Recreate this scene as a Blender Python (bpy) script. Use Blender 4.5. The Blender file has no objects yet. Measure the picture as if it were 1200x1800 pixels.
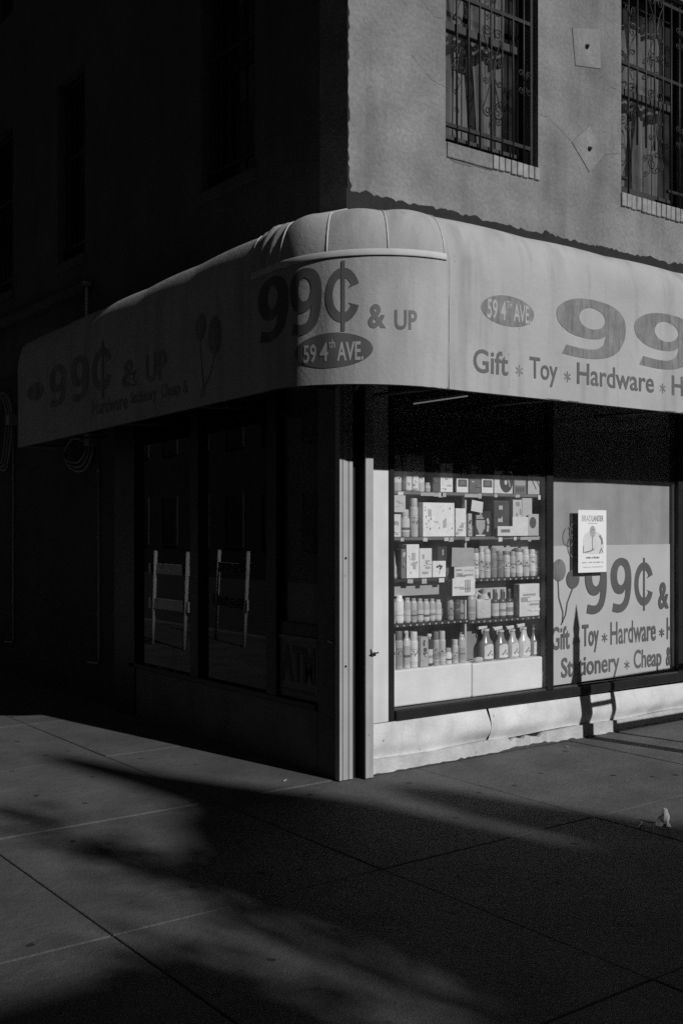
import bpy, bmesh, math, random
from mathutils import Vector, Matrix
rnd = random.Random(7)
PI = math.pi
R = math.radians
sc = bpy.context.scene
COL = sc.collection

# ------------------------------------------------------------------ camera
cam_d = bpy.data.cameras.new('camera')
cam = bpy.data.objects.new('camera', cam_d)
COL.objects.link(cam)
cam.location = (-4.0225, -5.428, 1.6)
cam.rotation_euler = (R(90), 0, R(53.2 - 90))
cam_d.sensor_fit = 'VERTICAL'
cam_d.sensor_height = 36.0
cam_d.sensor_width = 24.0
cam_d.lens = 36.0 * 1880 / 1800
cam_d.shift_y = 25 / 1800
cam_d.clip_end = 500
cam_d.clip_start = 0.05
sc.camera = cam

# ------------------------------------------------------------------ sky, sun, exposure
SUN_EL = 30.3
SX, SY = 0.174, -0.985                     # horizontal direction towards the sun
w = bpy.data.worlds.new('World')
sc.world = w
w.use_nodes = True
nt = w.node_tree
nt.nodes.clear()
o_ = nt.nodes.new('ShaderNodeOutputWorld')
bg = nt.nodes.new('ShaderNodeBackground')
bw = nt.nodes.new('ShaderNodeRGBToBW')     # the photograph is black and white
sky = nt.nodes.new('ShaderNodeTexSky')
sky.sky_type = 'NISHITA'
sky.sun_disc = False
sky.sun_elevation = R(SUN_EL)
sky.sun_rotation = R(170)
bg.inputs['Strength'].default_value = 0.02
nt.links.new(sky.outputs[0], bw.inputs[0])
nt.links.new(bw.outputs[0], bg.inputs[0])
nt.links.new(bg.outputs[0], o_.inputs[0])
sun_d = bpy.data.lights.new('sun', 'SUN')
sun = bpy.data.objects.new('sun', sun_d)
COL.objects.link(sun)
sun_d.energy = 5.0
sun_d.angle = R(0.58)
sun_d.color = (1, 1, 1)
sd = Vector((SX, SY, 0)).normalized() * math.cos(R(SUN_EL)) + Vector((0, 0, math.sin(R(SUN_EL))))
sun.rotation_euler = sd.to_track_quat('Z', 'Y').to_euler()
sun.location = sd * 30
vs = sc.view_settings
vs.view_transform = 'Standard'
vs.look = 'None'
vs.gamma = 1
vs.use_curve_mapping = False
vs.exposure = -0.70
sc.cycles.use_denoising = False            # the photograph is grainy film: leave the fine render grain in
sc.cycles.max_bounces = 8
sc.cycles.transparent_max_bounces = 16
sc.cycles.sample_clamp_indirect = 2.0
sc.cycles.caustics_reflective = False
sc.cycles.caustics_refractive = False

# ------------------------------------------------------------------ materials (all grey: black-and-white photograph)
MATS = {}


def nodes_of(m):
    m.use_nodes = True
    n = m.node_tree
    b = n.nodes['Principled BSDF']
    return n, n.nodes, n.links, b


def M(name, g, rough=0.7, var=0.12, scale=6.0, bump=0.0, bscale=60.0, metal=0.0,
      spots=0.0, spot_scale=14.0, spot_size=0.12, streak=0.0, streak_scale=5.0, fine=0.0, fscale=180.0,
      wave=0.0, spec=0.4):
    """grey procedural surface: blotches, optional dark spots, vertical run-off streaks, grain and fine relief"""
    if name in MATS:
        return MATS[name]
    m = bpy.data.materials.new(name)
    n, N, L, b = nodes_of(m)
    tc = N.new('ShaderNodeTexCoord')
    b.inputs['Roughness'].default_value = rough
    b.inputs['Metallic'].default_value = metal
    b.inputs['Specular IOR Level'].default_value = spec

    def noise(sc_, det=4, vec=None, rou=0.55):
        t = N.new('ShaderNodeTexNoise')
        t.inputs['Scale'].default_value = sc_
        t.inputs['Detail'].default_value = det
        t.inputs['Roughness'].default_value = rou
        L.new(vec or tc.outputs['Object'], t.inputs['Vector'])
        return t.outputs['Fac']

    def math_(op, a, c):
        t = N.new('ShaderNodeMath')
        t.operation = op
        for i, x in enumerate((a, c)):
            if isinstance(x, (int, float)):
                t.inputs[i].default_value = x
            else:
                L.new(x, t.inputs[i])
        return t.outputs[0]

    def rng(src, a, c, d, e):
        t = N.new('ShaderNodeMapRange')
        t.inputs['From Min'].default_value = a
        t.inputs['From Max'].default_value = c
        t.inputs['To Min'].default_value = d
        t.inputs['To Max'].default_value = e
        L.new(src, t.inputs['Value'])
        return t.outputs[0]
    f = rng(noise(scale), 0.3, 0.7, 1 - var, 1 + var)
    f = math_('MULTIPLY', f, rng(noise(scale * 0.23, 2), 0.3, 0.7, 1 - var * 0.7, 1 + var * 0.7))
    if fine:
        f = math_('MULTIPLY', f, rng(noise(fscale, 2), 0.25, 0.75, 1 - fine, 1 + fine))
    if streak:
        mp = N.new('ShaderNodeMapping')
        mp.inputs['Scale'].default_value = (1, 1, 0.09)
        L.new(tc.outputs['Object'], mp.inputs['Vector'])
        s = noise(streak_scale, 3, mp.outputs[0], 0.6)
        f = math_('MULTIPLY', f, rng(s, 0.48, 0.75, 1, 1 - streak))
    if spots:
        v = N.new('ShaderNodeTexVoronoi')
        v.inputs['Scale'].default_value = spot_scale
        L.new(tc.outputs['Object'], v.inputs['Vector'])
        k = math_('ADD', v.outputs['Distance'], rng(noise(spot_scale * 3, 2), 0.3, 0.7, -0.05, 0.05))
        dot = rng(k, spot_size * 0.6, spot_size, 1, 0)
        sep = N.new('ShaderNodeSeparateColor')
        L.new(v.outputs['Color'], sep.inputs[0])
        pick = rng(sep.outputs[0], 0.55, 0.8, 0, 1)
        f = math_('MULTIPLY', f, rng(math_('MULTIPLY', dot, pick), 0, 1, 1, 1 - spots))
    if wave:
        wv = N.new('ShaderNodeTexWave')
        wv.inputs['Scale'].default_value = wave
        wv.inputs['Distortion'].default_value = 4
        L.new(tc.outputs['Object'], wv.inputs['Vector'])
        f = math_('MULTIPLY', f, rng(wv.outputs['Fac'], 0, 1, 0.8, 1.1))
    col = math_('MULTIPLY', f, g)
    cc = N.new('ShaderNodeCombineColor')
    for i in range(3):
        L.new(col, cc.inputs[i])
    L.new(cc.outputs[0], b.inputs['Base Color'])
    if bump:
        bp = N.new('ShaderNodeBump')
        bp.inputs['Strength'].default_value = min(1, bump)
        bp.inputs['Distance'].default_value = 0.01
        h = math_('ADD', noise(bscale, 3), math_('MULTIPLY', noise(bscale * 0.12, 3), 1.6))
        L.new(h, bp.inputs['Height'])
        L.new(bp.outputs[0], b.inputs['Normal'])
    MATS[name] = m
    return m


def glass(name, tint=0.93, gl=1.0, dirt=0.05):
    m = bpy.data.materials.new(name)
    n, N, L, b = nodes_of(m)
    N.remove(b)
    out = N['Material Output']
    tr = N.new('ShaderNodeBsdfTransparent')
    tr.inputs[0].default_value = (tint, tint, tint, 1)
    go = N.new('ShaderNodeBsdfGlossy')
    go.inputs['Roughness'].default_value = 0.012
    go.inputs['Color'].default_value = (gl, gl, gl, 1)
    fr = N.new('ShaderNodeFresnel')
    fr.inputs['IOR'].default_value = 1.45
    geo = N.new('ShaderNodeNewGeometry')
    inv = N.new('ShaderNodeMath')              # only the outer face of the pane mirrors
    inv.operation = 'SUBTRACT'
    inv.inputs[0].default_value = 1.0
    L.new(geo.outputs['Backfacing'], inv.inputs[1])
    mu = N.new('ShaderNodeMath')
    mu.operation = 'MULTIPLY'
    L.new(fr.outputs[0], mu.inputs[0])
    L.new(inv.outputs[0], mu.inputs[1])
    mx = N.new('ShaderNodeMixShader')
    L.new(mu.outputs[0], mx.inputs[0])
    L.new(tr.outputs[0], mx.inputs[1])
    L.new(go.outputs[0], mx.inputs[2])
    df = N.new('ShaderNodeBsdfDiffuse')
    df.inputs[0].default_value = (0.5, 0.5, 0.5, 1)
    tc = N.new('ShaderNodeTexCoord')
    ns = N.new('ShaderNodeTexNoise')
    ns.inputs['Scale'].default_value = 3.0
    ns.inputs['Detail'].default_value = 5
    L.new(tc.outputs['Object'], ns.inputs['Vector'])
    mr = N.new('ShaderNodeMapRange')
    mr.inputs['From Min'].default_value = 0.35
    mr.inputs['From Max'].default_value = 0.75
    mr.inputs['To Min'].default_value = dirt * 0.2
    mr.inputs['To Max'].default_value = dirt
    L.new(ns.outputs['Fac'], mr.inputs['Value'])
    m2 = N.new('ShaderNodeMixShader')
    L.new(mr.outputs[0], m2.inputs[0])
    L.new(mx.outputs[0], m2.inputs[1])
    L.new(df.outputs[0], m2.inputs[2])
    L.new(m2.outputs[0], out.inputs[0])
    MATS[name] = m
    return m


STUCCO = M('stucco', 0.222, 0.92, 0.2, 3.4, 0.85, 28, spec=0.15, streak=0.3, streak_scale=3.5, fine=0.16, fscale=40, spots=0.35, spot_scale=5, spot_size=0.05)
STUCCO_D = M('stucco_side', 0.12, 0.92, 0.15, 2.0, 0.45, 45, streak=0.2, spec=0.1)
PATCH = M('patch_plaster', 0.222, 0.92, 0.16, 5, 0.7, 30, fine=0.14, fscale=45, streak=0.2, spec=0.15)
TAR = M('tar', 0.012, 0.8, 0.3, 12, 0.6, 40)
CRACK = M('crack_dark', 0.12, 0.9, 0.2)
CANVAS = M('canvas', 0.43, 0.62, 0.08, 3.0, 0.22, 260, spots=0.45, spot_scale=22, spot_size=0.10, streak=0.27, streak_scale=7, fine=0.08, fscale=220, spec=0.08)
CANVAS_IN = M('canvas_inner_frame', 0.12, 0.7)
PIPING = M('piping', 0.55, 0.6, 0.1, 12)
INK = M('print_dark', 0.115, 0.6, 0.1, 10, fine=0.1)
INK_S = M('print_pale_side', 0.19, 0.6, 0.16, 14, fine=0.12)  # paler ink that lowers the contrast of the side lettering
INK_M = M('print_mid', 0.155, 0.6, 0.14, 14, fine=0.12)
INK_L = M('print_faded_light', 0.23, 0.65, 0.14, 18, fine=0.14, streak=0.5, streak_scale=34)
INK_T = M('print_text', 0.13, 0.6, 0.12, 14, fine=0.1)
WHITEINK = M('print_white', 0.42, 0.6, 0.08, 10)
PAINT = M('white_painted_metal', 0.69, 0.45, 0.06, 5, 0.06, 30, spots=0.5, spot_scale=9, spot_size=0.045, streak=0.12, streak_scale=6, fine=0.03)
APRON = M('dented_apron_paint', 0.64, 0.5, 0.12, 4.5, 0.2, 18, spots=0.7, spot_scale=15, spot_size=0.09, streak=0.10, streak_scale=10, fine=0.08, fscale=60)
PLINTH = M('painted_concrete', 0.5, 0.8, 0.15, 9, 0.6, 40, spots=0.6, spot_scale=11, spot_size=0.11, fine=0.1)
RAILM = M('galvanised_guide', 0.40, 0.5, 0.08, 4, 0.1, 50, streak=0.25, streak_scale=9, spots=0.6, spot_scale=13, spot_size=0.06, fine=0.05)
BLACKM = M('black_aluminium', 0.018, 0.4, 0.15, 10)
IRON = M('black_iron', 0.010, 0.55, 0.2, 30, 0.2, 90)
RUST = M('rust_bolt', 0.03, 0.8, 0.3, 40, 0.4, 90)
WOOD_F = M('window_wood', 0.03, 0.6, 0.15, 12, 0.15, 60)
SILLB = M('sill_brick', 0.27, 0.9, 0.2, 18, 0.4, 70, fine=0.12)
CONC = M('sidewalk_concrete', 0.092, 0.85, 0.26, 2.3, 0.5, 120, spots=0.75, spot_scale=6.0, spot_size=0.15, fine=0.3, fscale=110)
JOINT = M('joint_dirt', 0.06, 0.95, 0.2, 20)
ASPH = M('asphalt', 0.05, 0.9, 0.2, 5, 0.5, 90, fine=0.2)
KERB = M('kerb_stone', 0.17, 0.85, 0.15, 6, 0.4, 50)
DARKW = M('dark_wall_panel', 0.08, 0.8, 0.15, 4, 0.2, 40, spec=0.1)
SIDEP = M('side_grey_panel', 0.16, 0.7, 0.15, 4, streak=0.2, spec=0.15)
ROOM = M('room_dark', 0.035, 0.9, 0.1, 4)
CLOTH = M('curtain', 0.38, 0.9, 0.1, 9)
BRICKF = M('far_brick', 0.16, 0.9, 0.15, 3, 0.3, 20)
GLASS = glass('shop_glass', 0.99, 1.0, 0.07)
GLASS2 = glass('shop_glass_clean', 0.985, 1.0, 0.025)
GLASS_S = glass('side_glass', 0.8, 1.0, 0.01)
GLASS_U = glass('upper_glass', 0.75, 1.0, 0.06)
GLASS_F = M('far_window_glass', 0.03, 0.15, 0.1)
GREYS = {}


def G(g, rough=0.5, key='g'):
    """plain product greys with a slight unevenness"""
    k = (key, round(g, 2), rough)
    if k not in GREYS:
        GREYS[k] = M('%s_%02d_%02d' % (key, int(g * 100), int(rough * 100)), g, rough, 0.07, 30, fine=0.05, fscale=300)
    return GREYS[k]


# ------------------------------------------------------------------ object helpers
def wl(o):
    v = Vector((0, 0, 0))
    while o is not None:
        v += o.location
        o = o.parent
    return v


def tag(o, label=None, cat=None, group=None, kind=None):
    for k, v in (('label', label), ('category', cat), ('group', group), ('kind', kind)):
        if v:
            o[k] = v
    return o


def thing(name, loc, label, cat, group=None):
    o = bpy.data.objects.new(name, None)
    o.empty_display_size = 0.05
    COL.objects.link(o)
    o.location = loc
    return tag(o, label, cat, group)


def mesh(name, V, F, mat, parent=None, smooth=False, at=None):
    off = wl(parent) if parent is not None else Vector(at or (0, 0, 0))
    me = bpy.data.meshes.new(name)
    me.from_pydata([tuple(Vector(v) - off) for v in V], [], F)
    if mat:
        me.materials.append(mat)
    if smooth:
        me.shade_smooth()
    o = bpy.data.objects.new(name, me)
    COL.objects.link(o)
    if parent is not None:
        o.parent = parent
    else:
        o.location = off
    return o


def from_bm(name, bm, mat, parent=None, smooth=False, at=None):
    bm.verts.index_update()
    V = [v.co.copy() for v in bm.verts]
    F = [[v.index for v in f.verts] for f in bm.faces]
    bm.free()
    return mesh(name, V, F, mat, parent, smooth, at)


def bm_box(bm, x0, x1, y0, y1, z0, z1, bev=0.0, rot=None, seg=1):
    mtx = Matrix.Translation(((x0 + x1) / 2, (y0 + y1) / 2, (z0 + z1) / 2))
    if rot is not None:
        mtx = mtx @ rot
    mtx = mtx @ Matrix.Diagonal((x1 - x0, y1 - y0, z1 - z0, 1))
    r = bmesh.ops.create_cube(bm, size=1, matrix=mtx)
    if bev:
        es = set()
        for v in r['verts']:
            es.update(v.link_edges)
        bmesh.ops.bevel(bm, geom=list(es), offset=bev, segments=seg, affect='EDGES', profile=0.5)


def box(name, x0, x1, y0, y1, z0, z1, mat, parent=None, bev=0.0, rot=None, at=None, seg=1):
    bm = bmesh.new()
    bm_box(bm, x0, x1, y0, y1, z0, z1, bev, rot, seg)
    return from_bm(name, bm, mat, parent, at=at)


def tube_geo(pts, r, n=8, cap=True):
    P_ = [Vector(p) for p in pts]
    V, F = [], []
    up = None
    rr = r if isinstance(r, (list, tuple)) else [r] * len(P_)
    for i, p in enumerate(P_):
        t = (P_[min(i + 1, len(P_) - 1)] - P_[max(i - 1, 0)])
        if t.length < 1e-9:
            t = Vector((0, 0, 1))
        t.normalize()
        if up is None:
            up = t.cross(Vector((0.3, 0.9, 0.2)))
            if up.length < 0.1:
                up = t.cross(Vector((1, 0, 0)))
        up = (up - t * up.dot(t)).normalized()
        s = t.cross(up)
        for k in range(n):
            a = 2 * PI * k / n
            V.append(p + (up * math.cos(a) + s * math.sin(a)) * rr[i])
    for i in range(len(P_) - 1):
        for k in range(n):
            a, b = i * n + k, i * n + (k + 1) % n
            F.append((a, b, b + n, a + n))
    if cap:
        F.append(tuple(range(n - 1, -1, -1)))
        F.append(tuple((len(P_) - 1) * n + k for k in range(n)))
    return V, F


def tube(name, pts, r, mat, parent=None, n=8, at=None):
    V, F = tube_geo(pts, r, n)
    return mesh(name, V, F, mat, parent, True, at)


def lathe(name, cx, cy, prof, mat, parent=None, n=16, sx=1.0, sy=1.0, at=None):
    V, F = [], []
    for r, z in prof:
        for k in range(n):
            a = 2 * PI * k / n
            V.append((cx + r * sx * math.cos(a), cy + r * sy * math.sin(a), z))
    for i in range(len(prof) - 1):
        for k in range(n):
            a, b = i * n + k, i * n + (k + 1) % n
            F.append((a, b, b + n, a + n))
    F.append(tuple(range(n - 1, -1, -1)))
    F.append(tuple((len(prof) - 1) * n + k for k in range(n)))
    o = mesh(name, V, F, mat, parent, False, at)
    for p in o.data.polygons:
        p.use_smooth = len(p.vertices) == 4
    try:
        o.data.set_sharp_from_angle(angle=R(40))
    except Exception:
        pass
    return o


def wall_holes(name, axis, plane, thick, u0, u1, z0, z1, holes, mat, parent, extra_u=(), extra_z=()):
    """a wall slab with rectangular openings; axis 'x': runs along x at y=plane, 'y': runs along y at x=plane"""
    us = sorted({u0, u1, *extra_u, *[h[0] for h in holes], *[h[1] for h in holes]})
    zs = sorted({z0, z1, *extra_z, *[h[2] for h in holes], *[h[3] for h in holes]})
    us = [u for u in us if u0 <= u <= u1]
    zs = [z for z in zs if z0 <= z <= z1]
    nu, nz = len(us) - 1, len(zs) - 1

    def solid(i, j):
        if not (0 <= i < nu and 0 <= j < nz):
            return False
        cu, cz = (us[i] + us[i + 1]) / 2, (zs[j] + zs[j + 1]) / 2
        return not any(h[0] < cu < h[1] and h[2] < cz < h[3] for h in holes)
    V, F, idx = [], [], {}

    def vid(i, j, k):
        if (i, j, k) not in idx:
            idx[(i, j, k)] = len(V)
            d = plane + (thick if k else 0)
            V.append((us[i], d, zs[j]) if axis == 'x' else (d, us[i], zs[j]))
        return idx[(i, j, k)]
    for i in range(nu):
        for j in range(nz):
            if not solid(i, j):
                continue
            F.append((vid(i, j, 0), vid(i + 1, j, 0), vid(i + 1, j + 1, 0), vid(i, j + 1, 0)))
            F.append((vid(i, j, 1), vid(i, j + 1, 1), vid(i + 1, j + 1, 1), vid(i + 1, j, 1)))
            if not solid(i - 1, j):
                F.append((vid(i, j, 0), vid(i, j + 1, 0), vid(i, j + 1, 1), vid(i, j, 1)))
            if not solid(i + 1, j):
                F.append((vid(i + 1, j, 0), vid(i + 1, j, 1), vid(i + 1, j + 1, 1), vid(i + 1, j + 1, 0)))
            if not solid(i, j - 1):
                F.append((vid(i, j, 0), vid(i, j, 1), vid(i + 1, j, 1), vid(i + 1, j, 0)))
            if not solid(i, j + 1):
                F.append((vid(i, j + 1, 0), vid(i + 1, j + 1, 0), vid(i + 1, j + 1, 1), vid(i, j + 1, 1)))
    return mesh(name, V, F, mat, parent)


# ------------------------------------------------------------------ lettering
_tc = {}


def text_geo(body, bold=0.0, res=5):
    """filled outline of a text, its bounding box scaled to the unit square"""
    k = (body, bold, res)
    if k in _tc:
        return _tc[k]
    cu = bpy.data.curves.new('lettering_source', 'FONT')
    cu.body = body
    cu.size = 1
    cu.offset = bold
    cu.resolution_u = res
    cu.fill_mode = 'FRONT'
    cu.dimensions = '2D'
    ob = bpy.data.objects.new('lettering_source', cu)
    COL.objects.link(ob)
    dg = bpy.context.evaluated_depsgraph_get()
    dg.update()
    ev = ob.evaluated_get(dg)
    me = ev.to_mesh()
    V = [(v.co.x, v.co.y) for v in me.vertices]
    F = [tuple(p.vertices) for p in me.polygons]
    ev.to_mesh_clear()
    bpy.data.objects.remove(ob)
    bpy.data.curves.remove(cu)
    x0, x1 = min(v[0] for v in V), max(v[0] for v in V)
    y0, y1 = min(v[1] for v in V), max(v[1] for v in V)
    V = [((v[0] - x0) / (x1 - x0), (v[1] - y0) / (y1 - y0)) for v in V]
    _tc[k] = (V, F)
    return V, F


def print_on(name, geo, u0, u1, v0, v1, fn, mat, parent, cut=0.0, label=None):
    """lay a flat print with unit-square geometry into the box (u0..u1, v0..v1) of a surface fn(u, v)"""
    V, F = geo
    bm = bmesh.new()
    vs_ = [bm.verts.new((u0 + (u1 - u0) * a, 0, v0 + (v1 - v0) * b)) for a, b in V]
    for f in F:
        try:
            bm.faces.new([vs_[i] for i in f])
        except ValueError:
            pass
    if cut:
        lo, hi = min(u0, u1), max(u0, u1)
        x = math.ceil(lo / cut) * cut
        while x < hi:
            g = bm.verts[:] + bm.edges[:] + bm.faces[:]
            bmesh.ops.bisect_plane(bm, geom=g, plane_co=(x, 0, 0), plane_no=(1, 0, 0))
            x += cut
    for v in bm.verts:
        v.co = Vector(fn(v.co.x, v.co.z))
    o = from_bm(name, bm, mat, parent)
    if label:
        o['label'] = label
    return o


def disc_geo(n=40):
    V = [(0.5 + 0.5 * math.cos(2 * PI * k / n), 0.5 + 0.5 * math.sin(2 * PI * k / n)) for k in range(n)]
    return V, [tuple(range(n))]


def star_geo(n=6):
    V = []
    for k in range(n * 4):
        arm, q = divmod(k, 4)
        a = 2 * PI * arm / n + PI / 2
        r, da = ((0.5, -0.16), (0.5, 0.16), (0.15, 0.5), (0.15, 0.55))[q]
        V.append((0.5 + r * math.cos(a + da), 0.5 + r * math.sin(a + da)))
    return V, [tuple(range(n * 4))]


def line_geo(pts, w_):
    """ribbon along 2D points"""
    V, F = [], []
    for i, p in enumerate(pts):
        a, b = pts[max(i - 1, 0)], pts[min(i + 1, len(pts) - 1)]
        t = Vector((b[0] - a[0], b[1] - a[1]))
        t.normalize()
        ww = w_[i] if isinstance(w_, (list, tuple)) else w_
        V += [(p[0] - t.y * ww / 2, p[1] + t.x * ww / 2), (p[0] + t.y * ww / 2, p[1] - t.x * ww / 2)]
    for i in range(len(pts) - 1):
        F.append((2 * i, 2 * i + 1, 2 * i + 3, 2 * i + 2))
    return V, F


def contour_geo(loops):
    from mathutils.geometry import tessellate_polygon
    tri = tessellate_polygon([[Vector((x, y, 0)) for x, y in lp] for lp in loops])
    V = [p for lp in loops for p in lp]
    return V, [tuple(t) for t in tri]


def smooth_loop(pts, n=6):
    """closed Catmull-Rom through points; a point given as (x, y, 1) stays a sharp corner"""
    out = []
    m = len(pts)
    for i in range(m):
        p0, p1, p2, p3 = pts[i - 1], pts[i], pts[(i + 1) % m], pts[(i + 2) % m]
        if len(p1) > 2:
            p0 = p1
        if len(p2) > 2:
            p3 = p2
        for k in range(n):
            t = k / n
            q = []
            for d in (0, 1):
                q.append(.5 * (2 * p1[d] + (p2[d] - p0[d]) * t + (2 * p0[d] - 5 * p1[d] + 4 * p2[d] - p3[d]) * t * t + (3 * p1[d] - p0[d] - 3 * p2[d] + p3[d]) * t ** 3))
            out.append(tuple(q))
    return out


def glyph9():
    outer = [(.50, 1.0), (.22, .95), (.04, .81), (.0, .66), (.05, .50), (.20, .375), (.42, .335), (.60, .36), (.70, .43, 1), (.66, .27), (.54, .175), (.36, .155), (.13, .185, 1),
             (.07, .03, 1), (.36, .0), (.64, .035), (.86, .16), (.97, .38), (1.0, .60), (.96, .80), (.80, .95)]
    hole = [(.49, .86), (.64, .80), (.69, .67), (.63, .55), (.49, .50), (.36, .55), (.31, .67), (.36, .80)]
    return contour_geo([smooth_loop(outer), smooth_loop(hole)])


def glyphC():
    V, F = [], []
    n = 36
    for k in range(n + 1):
        a = R(28 + (332 - 28) * k / n)
        V.append((.5 + .5 * math.cos(a) / .94, .5 + .5 * math.sin(a)))
        V.append((.5 + .20 * math.cos(a) / .66, .5 + .32 * math.sin(a)))
    V[0] = (.98, .70)
    V[1] = (.66, .62)
    V[-2] = (.98, .30)
    V[-1] = (.66, .36)
    for k in range(n):
        F.append((2 * k, 2 * k + 2, 2 * k + 3, 2 * k + 1))
    return V, F


NINE, CEE = glyph9(), glyphC()


def letters_of(geo):
    """split a text outline into its letters (pieces that overlap sideways belong together)"""
    V, F = geo
    par = list(range(len(V)))

    def find(i):
        while par[i] != i:
            par[i] = par[par[i]]
            i = par[i]
        return i
    for f in F:
        for j in f[1:]:
            par[find(j)] = find(f[0])
    isl = {}
    for f in F:
        isl.setdefault(find(f[0]), []).append(f)
    items = []
    for fs_ in isl.values():
        xs = [V[i][0] for f in fs_ for i in f]
        items.append([min(xs), max(xs), fs_])
    items.sort(key=lambda t: t[0])
    out = []
    for it in items:
        if out and it[0] < out[-1][1] - .25 * min(it[1] - it[0], out[-1][1] - out[-1][0]):
            out[-1][1] = max(out[-1][1], it[1])
            out[-1][2] = out[-1][2] + it[2]
        else:
            out.append(it)
    res = []
    for _, _, fs_ in out:
        ids = sorted({i for f in fs_ for i in f})
        mp = {i: k for k, i in enumerate(ids)}
        res.append(([V[i] for i in ids], [tuple(mp[i] for i in f) for f in fs_]))
    return res


SQ = ([(0, 0), (1, 0), (1, 1), (0, 1)], [(0, 1, 2, 3)])
DISC, STAR = disc_geo(), star_geo()
#==PART2==
# ------------------------------------------------------------------ ground
road = mesh('road', [(-150, -150, -0.13), (150, -150, -0.13), (150, 150, -0.13), (-150, 150, -0.13)], [(0, 1, 2, 3)], ASPH)
tag(road, 'dark asphalt roadway around the corner', 'road', kind='structure')
KX, KY = -4.35, -4.65
pav = mesh('pavement', [(KX + .16, KY + .16, -.015), (40, KY + .16, -.015), (40, .35, -.015), (.35, .35, -.015), (.35, 40, -.015), (KX + .16, 40, -.015)],
           [(0, 1, 2, 3, 4, 5)], JOINT)
tag(pav, 'worn grey concrete corner pavement of large square slabs', 'pavement', kind='structure')
kb = bmesh.new()
bm_box(kb, KX, 40, KY, KY + .158, -.2, .005, .02, seg=2)
bm_box(kb, KX, KX + .158, KY + .16, 40, -.2, .005, .02, seg=2)
tag(from_bm('kerb', kb, KERB), 'granite kerb along the edge of the corner pavement', 'kerb', kind='structure')
XB = [KX + .162, -2.23, -.88, .62, 2.12, 3.62, 5.12, 6.62]
YB = [KY + .162, -3.06, -1.54, 0.0]
YB2 = [0.0, 1.5, 3.0, 4.5, 6.0, 7.5, 9.0, 10.5, 12.0]


def slab(x0, x1, y0, y1):
    g = .003
    dz = rnd.uniform(-.003, .002)
    rot = Matrix.Rotation(rnd.uniform(-.0012, .0012), 4, 'X') @ Matrix.Rotation(rnd.uniform(-.0012, .0012), 4, 'Y')
    box('paving_slab', x0 + g, x1 - g, y0 + g, y1 - g, -.06, dz, CONC, pav, .006, rot, seg=2)


for i in range(len(XB) - 1):
    for j in range(len(YB) - 1):
        slab(XB[i], XB[i + 1], YB[j], YB[j + 1])
for i in range(3):
    for j in range(len(YB2) - 1):
        slab(XB[i], min(XB[i + 1], 0.0) if i < 2 else .12, YB2[j], YB2[j + 1])
mesh('far_paving', [(6.63, KY + .16, -.004), (40, KY + .16, -.004), (40, .2, -.004), (6.63, .2, -.004)], [(0, 1, 2, 3)], CONC, pav)
mesh('far_paving', [(KX + .16, 12.01, -.004), (.12, 12.01, -.004), (.12, 40, -.004), (KX + .16, 40, -.004)], [(0, 1, 2, 3)], CONC, pav)

# ------------------------------------------------------------------ corner building
B = thing('corner_building', (0.085, 0, 0), 'stuccoed corner building with barred upstairs windows above the awning', 'building')
WZ0, WZ1 = 4.23, 5.97
RW = [(.925, 1.84), (2.785, 3.70), (4.64, 5.56)]
LW = [(1.10, 1.885), (4.10, 4.76), (6.02, 6.80), (8.2, 8.9)]
wall_holes('stucco_wall', 'x', 0.0, .30, .085, 9.0, 3.2, 10.4, [(a, b, WZ0, WZ1) for a, b in RW] + [(a, b, 7.2, 8.9) for a, b in RW], STUCCO, B)
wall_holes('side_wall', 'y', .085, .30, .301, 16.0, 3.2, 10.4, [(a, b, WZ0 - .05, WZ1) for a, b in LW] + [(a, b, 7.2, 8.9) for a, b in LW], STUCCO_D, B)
mesh('roof', [(.085, 0, 10.401), (9, 0, 10.401), (9, 16, 10.401), (.085, 16, 10.401)], [(0, 1, 2, 3)], TAR, B)
box('rear_wall', 8.9, 9.05, .31, 16, 0, 10.39, BRICKF, B)
box('end_wall', .4, 8.89, 15.85, 16.0, 0, 10.39, BRICKF, B)
box('floor_slab', .39, 8.88, .31, 15.8, 3.05, 3.25, ROOM, B)
box('partition', .45, 8.8, 1.20, 1.25, 3.26, 10.3, ROOM, B)
box('partition', 1.10, 1.15, 1.26, 15.7, 3.26, 10.3, ROOM, B)
box('ledge', -.02, .083, 3.95, 15.9, 3.77, 3.86, STUCCO_D, B, .01)

# ragged black tar along the top of the awning
pts_top, pts_bot = [], []
x = .07
i = 0
base = [(.07, 3.735), (.35, 3.735), (.62, 3.735), (.9, 3.748), (1.35, 3.742), (1.9, 3.752), (2.6, 3.752), (3.4, 3.752), (6, 3.75)]


def lerp(tab, q):
    for (a, av), (b, bv) in zip(tab, tab[1:]):
        if q <= b:
            return av + (bv - av) * max(0, (q - a)) / (b - a)
    return tab[-1][1]


while x < 6.0:
    j = rnd.uniform(-.012, .012) + (.02 if rnd.random() < .08 else 0)
    pts_top.append((x, lerp(base, x) + .008 + j))
    x += rnd.uniform(.012, .05)
V, F = [], []
for q, z in pts_top:
    V += [(q, -.009, 3.52), (q, -.009, z), (q, .0, z + .002)]
for k in range(len(pts_top) - 1):
    a = 3 * k
    F += [(a, a + 3, a + 4, a + 1), (a + 1, a + 4, a + 5, a + 2)]
mesh('tar_strip', V, F, TAR, B)
# torn black edge where the side wall meets the stucco corner
V, F = [], []
zc = [3.66 + .028 * k for k in range(60)]
for z in zc:
    wdt = .004 + max(0, rnd.gauss(.004, .006)) + (.03 * max(0, 1 - (z - 3.66) / .22))
    V += [(.083, -.004, z), (.083 + wdt, -.004, z)]
for k in range(len(zc) - 1):
    F.append((2 * k, 2 * k + 1, 2 * k + 3, 2 * k + 2))
mesh('torn_edge', V, F, TAR, B)


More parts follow.
